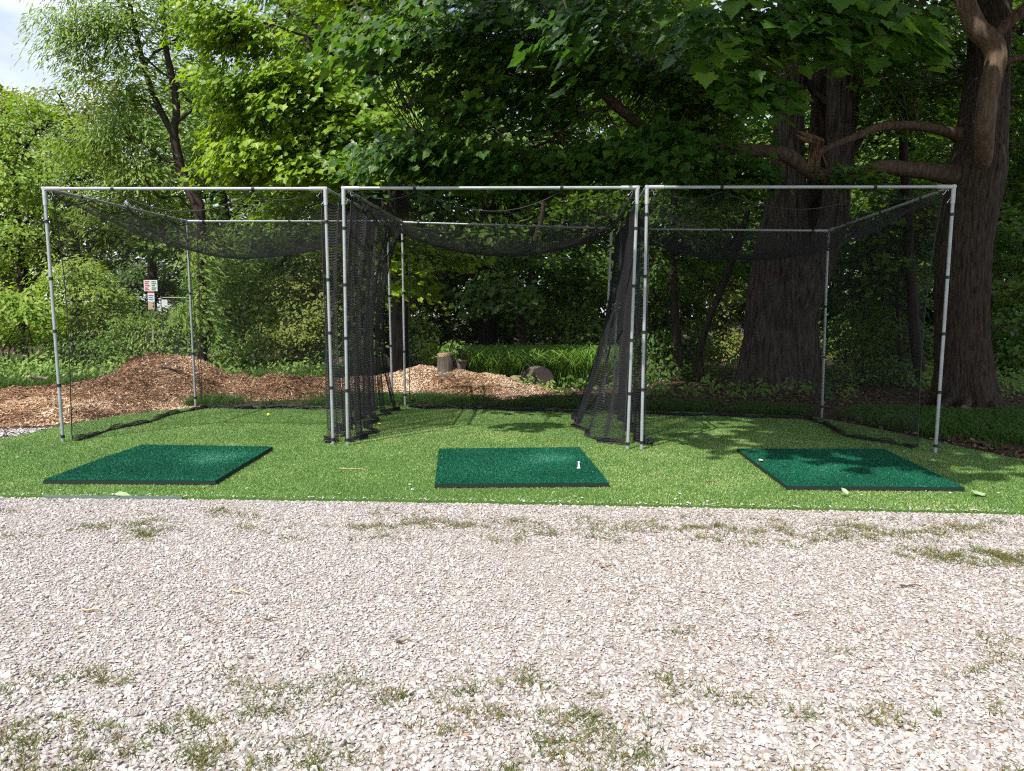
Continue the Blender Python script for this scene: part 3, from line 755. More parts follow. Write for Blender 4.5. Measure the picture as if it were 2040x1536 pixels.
cage('middle practice cage with a bell shaped side net bulging onto the turf', 'three netted golf practice cages', FL, FR, BL, BR, 0.54, W, (0.03, 0.225, 0.43, 0.635, 0.85), 2.0)
# right cage
FL, FR = (A_(1.391, 7.802, 0), A_(1.378, 7.802, 2.764)), (A_(4.495, 7.736, 0), A_(4.505, 7.736, 2.783))
BL, BR = (A_(1.528, 11.082, 0), A_(1.566, 11.082, 2.703)), (A_(4.441, 10.5, 0), A_(4.402, 10.5, 2.634))
W = [('side_net', wall_net(top_between(FL[1], BL[1], .08, .93, (.03, 0, -.10)), [(1.42, 8.0, 0), (1.47, 9.0, 0), (1.5, 10.0, 0), (1.6, 10.7, 0)], 3, .14, 4, .05, (1, 0, 0), .0, 7, .06), 80, 60),
     ('side_net', wall_net(top_between(FR[1], BR[1], .03, .97, (-.04, 0, -.06)), [(4.44, 7.98, 0), (4.27, 8.2, 0), (4.11, 8.79, 0), (4.11, 9.65, 0), (4.14, 10.19, 0)], 3, .10, 2, .03, (-1, 0, 0), .0, 8, .12), 66, 58),
     ('back_net', wall_net([(1.62, 10.95, 2.60), (2.5, 10.75, 2.60), (3.5, 10.55, 2.56), (4.34, 10.40, 2.52)], [(1.6, 10.62, 0), (2.4, 10.5, 0), (3.2, 10.38, 0), (4.14, 10.19, 0)], 3, .10, 3, .03, (0, -1, 0), .0, 9, .0), 64, 58)]
cage('right hand practice cage in tree shade, its net dark against the big trunks', 'three netted golf practice cages', FL, FR, BL, BR, 0.55, W, (0.035, 0.24, 0.46, 0.67, 0.9), 4.0)

# ------------------------------------------------------------------ hitting mats and small things on the turf
def hitting_mat(label, corners, worn, chamfer=None, seed=0):
    c = [np.array(p, float) for p in corners]
    ctr = sum(c) / len(c)
    root = empty('hitting_mat', (*ctr[:2], 0.03)); tag(root, label, 'golf mat', 'green golf hitting mats on the turf')
    z0, z1, z2 = 0.028, 0.052, 0.060
    mb = MB(); n = len(c)
    B = np.array([[*p, z0] for p in c]); T = np.array([[*p, z1] for p in c])
    mb.add(T, [list(range(n))]); mb.add(np.vstack([T, B]), [[(i + 1) % n, i, n + i, n + (i + 1) % n] for i in range(n)])
    mb.build('rubber_base', MT['rubber'], root)
    ci = [ctr + (p - ctr) * 0.996 for p in c]
    mb = MB(); T2 = np.array([[*p, z2] for p in ci]); B2 = np.array([[*p, z1 + 0.001] for p in ci])
    mb.add(T2, [list(range(n))], 0); mb.add(np.vstack([T2, B2]), [[(i + 1) % n, i, n + i, n + (i + 1) % n] for i in range(n)], 0)
    gg = np.random.default_rng(100 + seed)
    x, y = scatter(ci, 26000, gg)
    w = np.exp(-(((x - worn[0]) / 0.26) ** 2 + ((y - worn[1]) / 0.3) ** 2)) * worn[2]
    rn = np.clip(0.45 + 0.6 * (fbm(x * 2.5, y * 2.5, N2) - 0.5) + w + gg.normal(size=len(x)) * 0.22, 0, 0.98)
    rn[gg.random(len(x)) < 0.012] = 1
    blades(mb, x, y, np.full(len(x), z2 - 0.001), 0.006 + 0.006 * gg.random(len(x)), np.full(len(x), 0.0045), 0.3 + 0.7 * gg.random(len(x)), gg, rn, 1)
    mb.build('pile_surface', [MT['mat_base'], MT['mat_blade']], root)
    return root
hitting_mat('worn green hitting mat at the left, black edge showing toward the middle', [(-3.87, 6.0), (-2.45, 6.02), (-2.48, 7.58), (-3.86, 7.63), (-3.89, 6.95)], (-2.85, 6.95, 0.6), seed=1)
hitting_mat('green hitting mat in the middle with a white tee standing on it', [(-0.63, 5.97), (0.82, 6.06), (0.72, 7.69), (-0.75, 7.54)], (0.35, 7.0, 0.6), seed=2)
hitting_mat('green hitting mat at the right, dappled with leaf shade', [(2.28, 6.0), (3.75, 6.0), (3.95, 7.74), (2.37, 7.67)], (2.9, 6.8, 0.4), seed=3)

def lathe(mb, prof, c, k=16, mat=0):
    prof = np.array(prof, float); th = np.arange(k) * 2 * math.pi / k
    V = np.stack([prof[:, None, 0] * np.cos(th), prof[:, None, 0] * np.sin(th), np.broadcast_to(prof[:, None, 1], (len(prof), k))], -1) + np.asarray(c)
    i = np.arange(len(prof) - 1)[:, None] * k; j = np.arange(k)[None]; j2 = (j + 1) % k
    mb.add(V.reshape(-1, 3), np.stack([i + j, i + j2, i + k + j2, i + k + j], -1).reshape(-1, 4), mat, 0.5, True)
tp = gp(1153, 934, 0.06)
mb = MB(); lathe(mb, [(0.0, 0), (0.019, 0), (0.019, 0.004), (0.0095, 0.007), (0.009, 0.05), (0.0115, 0.056), (0.0115, 0.06), (0.006, 0.06), (0.006, 0.045), (0, 0.045)], (tp[0], tp[1], 0.066), 16)
tag(mb.build('rubber_tee', MT['tee']), 'short white rubber tee standing on the middle hitting mat', 'golf tee')
bp = gp(535, 829, 0.03)
th = np.linspace(0, math.pi, 13)
mb = MB(); lathe(mb, np.c_[0.0215 * np.sin(th) + 1e-5, -0.0215 * np.cos(th)], (bp[0], bp[1], 0.05), 20)
tag(mb.build('golf_ball', MT['ball']), 'small yellow ball lying at the back of the left cage', 'golf ball')

def fallen_leaf(px, py, size, mat, label, rot, tpl=T_MAPLE, z=0.045, dz=0.3):
    mb = MB(); p = gp(px, py, z)
    put_leaves(mb, p[None], np.array([[0.1, -dz, 1.0]]), np.array([[math.cos(rot), math.sin(rot), 0.05]]), np.array([size]), tpl, 0, np.array([0.5]))
    o = mb.build('fallen_leaf', mat); md = o.modifiers.new('thickness', 'SOLIDIFY'); md.thickness = 0.0012
    tag(o, label, 'leaf', 'fallen leaves on the turf and mats')
fallen_leaf(228, 984, 0.12, MT['fallen'], 'pale green fallen leaf on the turf in front of the left mat', 0.2, T_OVAL)
fallen_leaf(1690, 985, 0.075, MT['fallen'], 'curled green leaf at the front edge of the right mat', 2.0, T_OVAL, 0.05, 1.2)
fallen_leaf(1512, 917, 0.07, MT['dry'], 'small tan dry leaf lying on the right mat', 0.6, T_OVAL, 0.08)
fallen_leaf(1950, 985, 0.09, MT['fallen'], 'lobed green leaf on the turf right of the right mat', 1.2)
fallen_leaf(1866, 918, 0.07, MT['fallen'], 'little green leaf on the turf by the far right post', 2.8, T_OVAL)
fallen_leaf(752, 843, 0.05, MT['ball'], 'yellow leaf on the turf inside the middle cage', 0.1, T_OVAL)

def stick(px, py, L, rot, r, mat, label, z=0.02, bend=0.1, name='stick'):
    p = gp(px, py, z); d = np.array([math.cos(rot), math.sin(rot), 0.0]); q = np.array([-d[1], d[0], 0])
    t = np.linspace(-0.5, 0.5, 9)[:, None]
    P = p + d * L * t + q * bend * L * (0.25 - t ** 2) + np.array([0, 0, 1]) * 0.004 * np.sin(9 * t)
    mb = MB(); tube(mb, P, np.linspace(r, r * 0.5, 9), 6); tag(mb.build(name, mat), label, 'stick', 'sticks lying about')
stick(805, 1277, 0.07, 0.3, 0.006, MT['twig'], 'dark curled twig on the gravel below the middle mat', bend=0.3)
stick(540, 1232, 0.06, 0.55, 0.004, MT['twig'], 'thin brown twig on the gravel, left of middle')
stick(182, 1214, 0.09, 0.15, 0.006, MT['pale_twig'], 'yellowish split stick on the gravel at the left')
stick(478, 1178, 0.10, -0.3, 0.007, MT['pale_twig'], 'pale split stick on the gravel in the left half')
stick(604, 1306, 0.09, 1.4, 0.004, MT['twig'], 'upright looking grey twig on the gravel near grass tufts')
stick(1420, 958, 0.16, 0.5, 0.004, MT['twig'], 'thin dark twig on the turf left of the right mat', 0.035)
stick(702, 934, 0.24, -0.05, 0.004, MT['pale_twig'], 'straw coloured stem on the turf left of the middle mat', 0.035)
stick(1600, 1222, 0.12, 0.4, 0.004, MT['twig'], 'forked brown twig on the gravel at right', bend=0.25)
stick(1212, 1128, 0.11, 0.5, 0.0045, MT['twig'], 'straight brown twig on the gravel right of the middle mat')
stick(1815, 1166, 0.12, 0.1, 0.005, MT['twig'], 'reddish twig on the gravel at far right')

g = np.random.default_rng(31)
peb = None
for i in range(46):
    if i < 30:
        px, py = g.uniform(60, 2000), g.choice([g.uniform(960, 1000), g.uniform(840, 960)])
        p = gp(px, py, 0.03)
        if not in_poly(p[:1], p[1:2], TURF)[0] or p[1] < FRONT[3][1] + 0.1: continue
    else:
        p = gp(*[(57, 902), (105, 888), (35, 912), (20, 987), (45, 987), (225, 986), (245, 974), (405, 972), (725, 993), (1345, 996), (1370, 1003), (1410, 1000), (1430, 1003), (1160, 993), (1145, 990), (880, 832)][i - 30], 0.03)
    if peb is None:
        mb = MB(); stones(mb, np.zeros(1), np.zeros(1), np.zeros(1), np.array([0.012]), g, np.array([0.9])); peb = mb.build('pebble', MT['stone']); o = peb
    else:
        o = peb.copy(); COL.objects.link(o)
    tag(o, 'small white pebble kicked onto the green turf', 'pebble', 'white pebbles on the turf')
    o.location = (p[0], p[1], 0.038); o.rotation_euler = (0, 0, g.random() * 6); s_ = g.uniform(0.6, 1.5); o.scale = (s_, s_, s_)

# ------------------------------------------------------------------ trees and shrubs
def tree(name, label, cat, group, trunks, ells, leaf, bark='bark_dark', tpl=T_OVAL, size=0.13, R0=0.45, nleaf=30, nl=8, r0=0.05,
         thr=0.0, tilt=0.35, hang=0.25, flat=0.16, twig=0.008, seed=0, base=None, bias=0.0, smooth_trunk=True, k=10, crown_name='crown', trunk_name='trunk'):
    """trunks: lists of (x, y, z, r); ells: crown volumes; one Empty with trunk and crown under it"""
    gg = np.random.default_rng(500 + seed)
    b = np.array(trunks[0][0][:3] if base is None else base, float)
    root = empty(name, (b[0], b[1], max(0.0, b[2]))); tag(root, label, cat, group)
    mt = MB(); tp = []
    for T in trunks:
        Q = spline(np.array(T, float), 26); tube(mt, Q[:, :3], np.maximum(Q[:, 3], 0.004), k, 0); tp.append(Q[:, :3])
    C = sample_ells(ells, gg, thr)
    allp = np.concatenate(tp)
    mc = MB()
    limbs_to(mc, C, allp, gg, nl, r0, twig, 1)
    clusters(mc, C, R0, nleaf, size, tpl, gg, None, 0, tilt, flat, hang, bias)
    mt.build(trunk_name, MT[bark], root)
    mc.build(crown_name, [MT[leaf], MT[bark]], root)
    return root

def T(Y, pts):
    """stem given by picture directions and half widths (pixels) at distance Y; a point may carry its own Y"""
    out = []
    for q in pts:
        YY = q[3] if len(q) > 3 else Y
        p = at(q[0], q[1], YY); out.append((p[0], p[1], p[2], q[2] * YY / F_PX))
    return out

def G(px, Y):
    p = at(px, 700, Y); return (p[0], Y, 0.0)

def rooted(px, Y, r, pts):
    """stem that starts on the ground at px and follows pts"""
    x, y, _ = G(px, Y); return [(x, y, -0.1, r * Y / F_PX)] + T(Y, pts)

# the big maple at the right: trunk with root flare, limbs, crown
YM = 12.3
mx, my, _ = G(1928, YM)
root = empty('maple_tree', (mx, my, 0)); tag(root, 'huge old maple at the right whose crooked low limb reaches behind the right cage', 'tree')
mb = MB()
P = np.array([at(1924, 806, YM) - [0, 0, .12], at(1920, 740, YM), at(1916, 660, YM), at(1917, 560, YM), at(1924, 460, YM), at(1942, 360, YM), at(1955, 270, YM), at(1966, 150, YM + .3), at(1975, 20, YM + .5), at(1985, -250, YM + .8), at(1990, -600, YM + 1)])
rr = np.array([56, 52, 50, 50, 51, 53, 46, 40, 36, 30, 20]) * YM / F_PX
bark_tube(mb, P, rr, 0.024, 58, 0.9, 460, 0.20, 6, seed=3, rings=800)
mb.build('trunk', MT['bark_maple'], root)
for (a, b, c, r) in (((1888, 795), (1850, 803), (1780, 808), .13), ((1900, 806), (1872, 816), (1835, 822), .11), ((1955, 806), (1985, 815), (2020, 818), .11), ((1925, 812), (1920, 822), (1900, 830), .09)):
    q = [gp(*t_) for t_ in (a, b, c)]; q = spline([q[0] + [0, 0, .10], q[1] + [0, 0, .02], q[2] + [0, 0, -.05]], 30)
    m2 = MB(); bark_tube(m2, q, np.linspace(r, .035, 30), 0.012, 10, 1.5, 36, seed=5, rings=60); m2.build('root', MT['bark_maple'], root)
def limb(pts, Y, depth=0.006, mat='bark_limb', name='limb'):
    Q = np.array(T(Y, pts)); Q[:, 3] *= 0.92; m2 = MB(); bark_tube(m2, Q[:, :3], Q[:, 3], depth, 14, 1.0, 40, seed=len(pts), rings=120)
    # close the far end
    return m2.build(name, MT[mat], root), Q
l1, q1 = limb([(1915, 352, 30, 12.3), (1882, 346, 21, 12.2), (1820, 338, 16.5, 12.0), (1752, 333, 15, 11.9), (1700, 351, 15, 11.8), (1649, 354, 15), (1605, 334, 15.5), (1560, 306, 15), (1494, 299, 12.5), (1436, 295, 10.5), (1385, 287, 10), (1335, 275, 10.5, 11.3), (1294, 262, 11.5, 11.2), (1256, 233, 11.5, 11), (1215, 199, 11, 10.8), (1160, 134, 11, 10.6), (1109, 55, 10.5, 10.4), (1075, -60, 9, 10.3), (1050, -200, 6, 10.3)], 11.7)
l2, q2 = limb([(1912, 270, 17, 12.3), (1885, 262, 11, 12.2), (1820, 250, 9.5, 12.0), (1752, 253, 9, 11.8), (1705, 272, 8), (1655, 292, 7.5), (1628, 306, 7)], 11.6, 0.004)
l3, q3 = limb([(1956, 345, 14, 12.1), (1960, 300, 19, 11.75), (1961, 250, 20), (1970, 180, 20), (1984, 120, 21), (1975, 85, 22), (1950, 62, 21), (1933, 30, 20), (1915, -20, 18), (1880, -140, 14), (1820, -300, 8)], 11.55, 0.008, 'bark_limb_lit')
l4, q4 = limb([(1972, 82, 12), (2005, 48, 12), (2050, 10, 11), (2120, -60, 9)], 11.5, 0.004)
l5, q5 = limb([(1990, 130, 9), (2020, 118, 7), (2070, 112, 6)], 12.0, 0.003)
l6, q6 = limb([(1206, 216, 6), (1175, 222, 5), (1143, 237, 4.5), (1118, 262, 4), (1095, 280, 3.5), (1066, 292, 2.5)], 10.8, 0.002)
l7, q7 = limb([(1118, 80, 5), (1075, 85, 4), (1037, 102, 4), (1000, 150, 3.5), (982, 180, 3), (945, 225, 3), (903, 268, 2.5), (845, 302, 2)], 10.3, 0.002)
# torn wood where the limb broke
mb = MB(); g = np.random.default_rng(77)
for i in range(26):
    a = at(1622 + g.normal() * 7, 332, 11.6); b = at(1634 + g.normal() * 7, 300 - abs(g.normal()) * 12, 11.58 + g.normal() * .03)
    m_ = (a + b) / 2 + g.normal(size=3) * 0.01
    tube(mb, np.array([a, m_, b]), [0.016, 0.012, 0.003], 4)
for a, b, r in (((1590, 262), (1640, 280), .05), ((1594, 272), (1632, 286), .04), ((1586, 268), (1612, 283), .03)):
    tube(mb, np.array([at(*a, 11.6), (at(*a, 11.6) + at(*b, 11.6)) / 2 - [0, 0, .015], at(*b, 11.6)]), [r * .35, r, r * .55], 7)
mb.build('torn_stub', MT['wood'], root)
g = np.random.default_rng(40)
low = [E(765, 60, 9.0, .6, .7, .42, 14), E(850, 50, 9.2, 1.0, 1.0, .5, 24), E(1000, 50, 9.5, 1.1, 1.1, .5, 34), E(1170, 50, 9.8, 1.1, 1.1, .5, 34), E(920, 190, 9.8, .8, .9, .4, 16),
       E(1060, 190, 10.2, 1.0, .9, .45, 26), E(790, 318, 9.6, .7, .7, .2, 14), E(910, 318, 9.8, .9, .8, .3, 22), E(1060, 330, 10.2, .9, .8, .3, 24), E(1240, 330, 10.6, 1.0, .8, .28, 26), E(1260, 130, 10.8, 1.0, .9, .6, 30),
       E(1400, 130, 11.2, 1.0, .9, .7, 34), E(1430, 350, 11.2, 1.0, .7, .25, 22), E(1400, 230, 11.6, .8, .6, .4, 14), E(1780, 60, 12.6, 1.0, .8, .6, 30), E(1830, 190, 13.4, 1.0, .8, .7, 26), E(2050, 200, 13.8, .6, .7, .8, 14), E(2060, 330, 13.6, .5, .7, .9, 16), E(1335, 268, 10.7, .33, .3, .2, 9), E(1240, 300, 10.3, .4, .3, .15, 7), E(1150, 110, 9.8, .3, .3, .15, 5), E(1700, 342, 11.4, .25, .25, .08, 4), E(2060, 560, 12.5, .5, .6, 1.2, 16)]
C = sample_ells(low, g)
LP = np.concatenate([q[:, :3] if len(q) > 30 else spline(q[:, :3], 60) for q in (q1, q2, q3, q4, q5, q6, q7)] + [P])
mc = MB(); limbs_to(mc, C, LP, g, 0, 0.02, 0.007, 1)
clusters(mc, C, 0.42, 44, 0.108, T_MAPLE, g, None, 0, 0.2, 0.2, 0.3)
front = [E(1440, 40, 5.9, .32, .35, .22, 7), E(1540, 70, 5.9, .32, .3, .25, 8), E(1510, 170, 6.2, .22, .25, .16, 4), E(1640, 20, 5.7, .4, .3, .16, 8), E(1765, 45, 5.6, .2, .2, .13, 4), E(1120, 60, 6.4, .15, .15, .14, 2), E(1150, 95, 6.6, .1, .1, .08, 1), E(725, 90, 7.2, .2, .2, .25, 4)]
C2 = sample_ells(front, g)
for (a, b, c) in (((1400, -260, 6.3), (1450, -60, 6.0), (1520, 120, 6.1)), ((1560, -260, 6.0), (1620, -90, 5.8), (1700, 10, 5.7)), ((1080, -260, 6.8), (1110, -60, 6.5), (1145, 80, 6.5)), ((640, -220, 7.6), (690, -40, 7.3), (735, 60, 7.2))):
    tube(mc, spline([at(*a), at(*b), at(*c)], 12), np.linspace(.02, .006, 12), 6, 1)
    LP = np.vstack([LP, spline([at(*a), at(*b), at(*c)], 12)])
limbs_to(mc, C2, LP[-48:], g, 0, 0.01, 0.005, 1)
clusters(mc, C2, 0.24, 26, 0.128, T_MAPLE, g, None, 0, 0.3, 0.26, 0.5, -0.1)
# maple's unseen upper canopy, its leaf masses placed to shade the right side
up = []
for (cx, cy_, cz, rx, ry, rz, n) in ((3.2, 4.6, 8.6, 3.4, 2.0, 1.4, 60), (1.0, 7.2, 8.8, 2.0, 2.2, 1.4, 56), (4.5, 8.5, 9.5, 4.0, 3.0, 1.6, 110), (8.5, 9, 9.5, 3.5, 4, 2, 90), (3.0, 11.5, 10.5, 3.5, 2.5, 1.6, 80), (8, 13.5, 11, 4, 3.5, 2.2, 90), (1.2, 10, 10.5, 2.2, 2, 1.2, 46), (6.6, 5.0, 8.4, 2.8, 1.8, 1.5, 50), (1.3, 5.0, 8.2, 1.3, 1.2, 0.8, 18), (0.2, 3.3, 8.4, 1.4, 0.9, 0.6, 10), (-0.6, 7.4, 8.8, 1.0, 1.5, .8, 22)):
    up.append(((cx, cy_, cz), (rx, ry, rz), n))
C3 = sample_ells(up, g)
tr = np.array([at(1985, -250, YM + .8), at(1990, -600, YM + 1), at(1990, -700, YM + 1)])
hp = np.concatenate([spline(P, 80), spline(q3[:, :3], 60)]); limbs_to(mc, C3, hp[hp[:, 2] > 6.4], g, 14, 0.09, 0.012, 1)
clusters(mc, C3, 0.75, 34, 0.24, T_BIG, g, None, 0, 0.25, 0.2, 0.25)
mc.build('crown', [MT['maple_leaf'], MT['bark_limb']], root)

# the great forked oak behind the right cage
YO = 14.6
ox, oy, _ = G(1556, YO)
root = empty('oak_tree', (ox, oy, 0)); tag(root, 'massive forked tree with deeply furrowed bark behind the right cage', 'tree')
mb = MB()
Q = np.array(T(YO, [(1552, 792, 84), (1552, 740, 80), (1553, 680, 74), (1555, 620, 70), (1556, 560, 66), (1558, 500, 58), (1564, 430, 44), (1568, 340, 36), (1570, 250, 32), (1574, 120, 31), (1580, -60, 28), (1585, -320, 20)]))
bark_tube(mb, Q[:, :3], Q[:, 3], 0.075, 42, 0.55, 460, 0.40, 7, seed=1, rings=800)
mb.build('trunk', MT['bark_oak'], root)
mb = MB()
Q2 = np.array(T(YO, [(1570, 760, 40, 14.4), (1572, 690, 44, 14.4), (1582, 620, 44, 14.3), (1606, 560, 42, 14.3), (1634, 500, 37, 14.3), (1660, 440, 31, 14.3), (1670, 350, 28, 14.3), (1677, 250, 30, 14.3), (1682, 150, 34, 14.3), (1688, 60, 36, 14.3), (1695, -80, 32, 14.3), (1710, -350, 22, 14.3)]))
bark_tube(mb, Q2[:, :3], Q2[:, 3], 0.055, 28, 0.55, 300, 0.0, 5, seed=2, rings=700)
mb.build('stem', MT['bark_oak'], root)
mb = MB()
Q3 = np.array(T(15.2, [(1600, 600, 22), (1618, 480, 22), (1628, 380, 22), (1634, 250, 22), (1645, 100, 22), (1655, -100, 18), (1665, -300, 12)]))
bark_tube(mb, Q3[:, :3], Q3[:, 3], 0.03, 16, 0.5, 120, 0.0, 5, seed=4, rings=300)
mb.build('stem', MT['bark_oak'], root)
g = np.random.default_rng(41)
C = sample_ells([((6, 14, 10.5), (4.0, 3.0, 2.2), 50), ((10, 15, 11), (4, 4, 3), 46), E(1300, 60, 16, 1.6, 1.2, 1.0, 26), E(1480, 120, 16.5, 1.3, 1.2, 1.2, 26), E(1760, 120, 16.5, 1.4, 1.2, 1.4, 28), E(1450, 330, 16.8, 1.3, 1, .6, 18), E(1800, 330, 16.8, 1.3, 1, .8, 20), E(1960, 100, 16, 1.3, 1, 1.4, 22)], g)
mc = MB(); limbs_to(mc, C, np.concatenate([Q[5:, :3], Q2[5:, :3], Q3[:, :3]]), g, 12, 0.09, 0.012, 1)
clusters(mc, C, 0.65, 34, 0.2, T_OVAL, g, None, 0, 0.25, 0.2, 0.25)
mc.build('crown', [MT['wood_leaf'], MT['bark_dark']], root)

# the sunlit maple left of the middle
tree('maple_tree', 'sunlit yellow-green maple rising behind the gap between left and middle cage', 'tree', None,
     [rooted(797, 15, 18, [(797, 690, 17), (799, 560, 16), (800, 430, 15), (797, 320, 14), (788, 240, 13), (745, 150, 11), (700, 50, 10), (668, -80, 8), (640, -250, 4)]),
      T(15, [(797, 300, 10), (760, 240, 8), (715, 200, 7), (690, 120, 6), (620, 40, 4)]), T(15, [(790, 250, 10), (815, 150, 8), (850, 40, 7), (880, -120, 4)])],
     [E(480, 40, 13.2, 1.0, 1.0, .55, 34), E(600, 50, 13.4, 1.0, 1.0, .6, 34), E(470, 160, 13.2, .75, .9, .3, 18), E(560, 190, 13.3, 1.0, 1.0, .45, 34), E(470, 320, 13.2, .85, .9, .35, 24), E(560, 330, 13.2, 1.1, 1.0, .35, 32), E(480, 240, 13.6, .6, .8, .3, 14),
      E(650, 150, 13.8, .9, .9, .6, 24), E(650, 280, 13.6, .9, .9, .6, 28), E(780, 190, 13.2, 1.1, 1.0, .3, 26), E(820, 250, 12.8, 1.1, .9, .25, 24), E(730, 330, 13.2, 1.0, .9, .35, 24), E(880, 190, 13.4, .8, .9, .4, 18),
      E(560, -120, 14, 2.4, 1.8, 1.0, 60), E(860, -60, 14.4, 2.0, 1.5, 1.2, 46), E(820, 90, 14.2, 1.2, 1, .7, 24), E(730, 470, 14, .9, .7, .6, 18), E(830, 540, 14, .65, .5, .6, 14), E(600, 420, 14.4, 1.1, .8, .5, 20), E(920, 500, 14.3, .6, .5, .3, 7)],
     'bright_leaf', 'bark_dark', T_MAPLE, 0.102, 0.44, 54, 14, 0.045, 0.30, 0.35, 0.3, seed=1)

# the slender elm at the left
tree('elm_tree', 'slender twin-stemmed elm with drooping narrow leaves behind the left cage', 'tree', None,
     [rooted(402, 16, 10, [(402, 620, 9), (400, 480, 10), (396, 415, 11), (385, 392, 10.5), (364, 350, 9.5), (354, 310, 9), (346, 262, 8), (352, 225, 7), (345, 165, 6.5), (332, 105, 5.5), (328, 60, 5), (318, -60, 4), (300, -200, 2)]),
      T(16, [(346, 268, 7), (326, 232, 6), (302, 180, 5.5), (281, 110, 5), (268, 55, 4.5), (245, -60, 3), (220, -160, 2)]), T(16, [(356, 318, 4), (340, 321, 3.5), (318, 320, 3), (290, 324, 2.5), (270, 345, 1.5)]), T(16, [(350, 245, 4), (375, 225, 3), (400, 205, 2)])],
     [E(140, 40, 15.6, .75, .8, .4, 30), E(150, 100, 15.4, .55, .7, .2, 18), E(210, 50, 15.8, .8, .9, .6, 42), E(300, 30, 16, 1.0, 1.0, .6, 45), E(250, 150, 16, .8, .9, .6, 39), E(390, 60, 16.3, .6, .8, .6, 24), E(240, 250, 16, .8, .9, .5, 39), E(400, 180, 16.4, .5, .8, .5, 15), E(170, 290, 16.4, .9, .9, .5, 33), E(290, 330, 16.2, .8, .8, .35, 27), E(220, 400, 16.4, .9, .8, .5, 33),
      E(330, 420, 16.6, .7, .7, .5, 21), E(200, -90, 16, 2.0, 1.4, .8, 75), E(420, 300, 16.8, .6, .7, .5, 18), E(400, 620, 15.6, .4, .4, .6, 20), E(400, 500, 15.5, .3, .3, .5, 14), E(430, 470, 16.8, .6, .6, .5, 18)],
     'elm_leaf', 'bark_dark', T_NARROW, 0.13, 0.38, 48, 14, 0.03, 0.0, 0.5, 0.9, 0.3, 0.006, seed=2)

# left background trees
for i, (lab, px, Y, ells, leaf, sz, sd_) in enumerate((
    ('bright green rounded tree at the far left edge below the open sky', 40, 24, [E(30, 250, 24, 2.2, 2, 1.0, 60), E(60, 350, 23.5, 2.0, 2, 1.2, 60), E(20, 450, 23, 2.0, 2, 1.4, 60), E(90, 220, 25, 1.0, 1.2, .6, 22), E(-60, 300, 24, 2, 2, 2, 40)], 'lime_leaf', 0.15, 3),
    ('light green tree with feathery branches left of the slender elm', 150, 27, [E(150, 250, 27, 1.6, 2, 1.4, 46), E(170, 350, 26.5, 2.0, 2, 1.4, 60), E(130, 450, 26, 2.0, 2, 1.4, 56), E(220, 200, 28, 1.6, 1.6, 1.2, 34)], 'olive_leaf', 0.16, 4),
    ('tall hazy green tree seen through the open crown of the elm', 300, 30, [E(300, 200, 30, 3.0, 2.5, 2.4, 80), E(330, 340, 30, 3.0, 2.5, 2.0, 80), E(420, 260, 31, 2.4, 2, 2.4, 60)], 'elm_leaf', 0.18, 5),
    ('dark green evergreen looking tree behind the park sign', 300, 33, [E(310, 500, 33, 2.6, 1.6, 2.0, 70), E(240, 500, 33, 2.2, 1.5, 1.8, 60), E(400, 480, 33, 2.4, 1.5, 2.0, 60), E(370, 590, 32.5, 1.4, 1.0, 1.1, 34), E(300, 570, 31, 1.6, 1.0, 1.0, 60)], 'wood_leaf', 0.16, 6))):
    x, y, _ = G(px, Y)
    tree('broadleaf_tree', lab, 'tree', 'trees behind the left cage', [[(x, y, -.1, .2), (x + .2, y, 3, .17), (x, y + .2, 5, .1), (x + .3, y, 6.6, .03)]], ells, leaf, 'bark_dark', T_OVAL, sz, 0.6, 40, 9, 0.06, 0.25, seed=10 + sd_, twig=0.012)

# shrubs: left bank, centre and right understorey
def shrub(label, px, Y, ells, leaf, size, seed, tpl=T_OVAL, nstem=5, R0=0.32, nleaf=34, cat='shrub', group='shrubs along the wood edge', name='shrub', bias=0.0, hang=.25):
    gg = np.random.default_rng(900 + seed); x, y, _ = G(px, Y)
    st = []
    for k in range(nstem):
        a = gg.uniform(0, 6.28); e_ = ells[int(gg.integers(len(ells)))][0]
        sx, sy = x + 0.25 * math.cos(a), y + 0.25 * math.sin(a)
        st.append([(sx, sy, -0.05, .022), ((sx + e_[0]) / 2 + gg.normal() * .1, (sy + e_[1]) / 2, e_[2] * .55, .016), (e_[0] + gg.normal() * .2, e_[1], e_[2] + .1, .006)])
    return tree(name, label, cat, group, st, ells, leaf, 'bark_grey', tpl, size, R0, nleaf, 4, 0.018, 0.0, 0.4, hang, 0.25, 0.006, seed=100 + seed, base=(x, y, 0), bias=bias, k=6, trunk_name='stem')
shrub('bright leafy bush at the left edge, dark hollow beneath it', 40, 17, [E(20, 600, 16.5, .7, .7, .25, 20), E(80, 620, 16.5, .6, .6, .25, 18), E(20, 660, 17, .7, .7, .3, 20), E(-40, 600, 17, .7, .7, .5, 18)], 'lime_leaf', 0.11, 1, R0=.28)
shrub('tall pale-tipped bush just left of the park sign', 165, 18.5, [E(150, 540, 18, .7, .8, .35, 28), E(110, 570, 18, .5, .7, .4, 18), E(190, 590, 18, .8, .8, .4, 32), E(222, 606, 18.2, .35, .6, .2, 10), E(140, 640, 18.3, .9, .7, .4, 26)], 'lime_leaf', 0.10, 2, R0=.3, bias=.12)
shrub('rounded hedge-like bush below the park sign', 290, 17.5, [E(260, 650, 17, .6, .6, .3, 24), E(320, 640, 17, .7, .6, .3, 26), E(360, 640, 17, .5, .6, .35, 20), E(300, 690, 16.8, .9, .6, .3, 28)], 'shrub_leaf', 0.075, 3, bias=.15)
shrub('low dark bush in front of the pale-tipped one', 180, 17, [E(150, 680, 16.6, .8, .5, .25, 26), E(220, 690, 16.6, .7, .5, .25, 22), E(110, 690, 16.6, .5, .5, .25, 14)], 'shrub_leaf', 0.08, 4, bias=-.15)
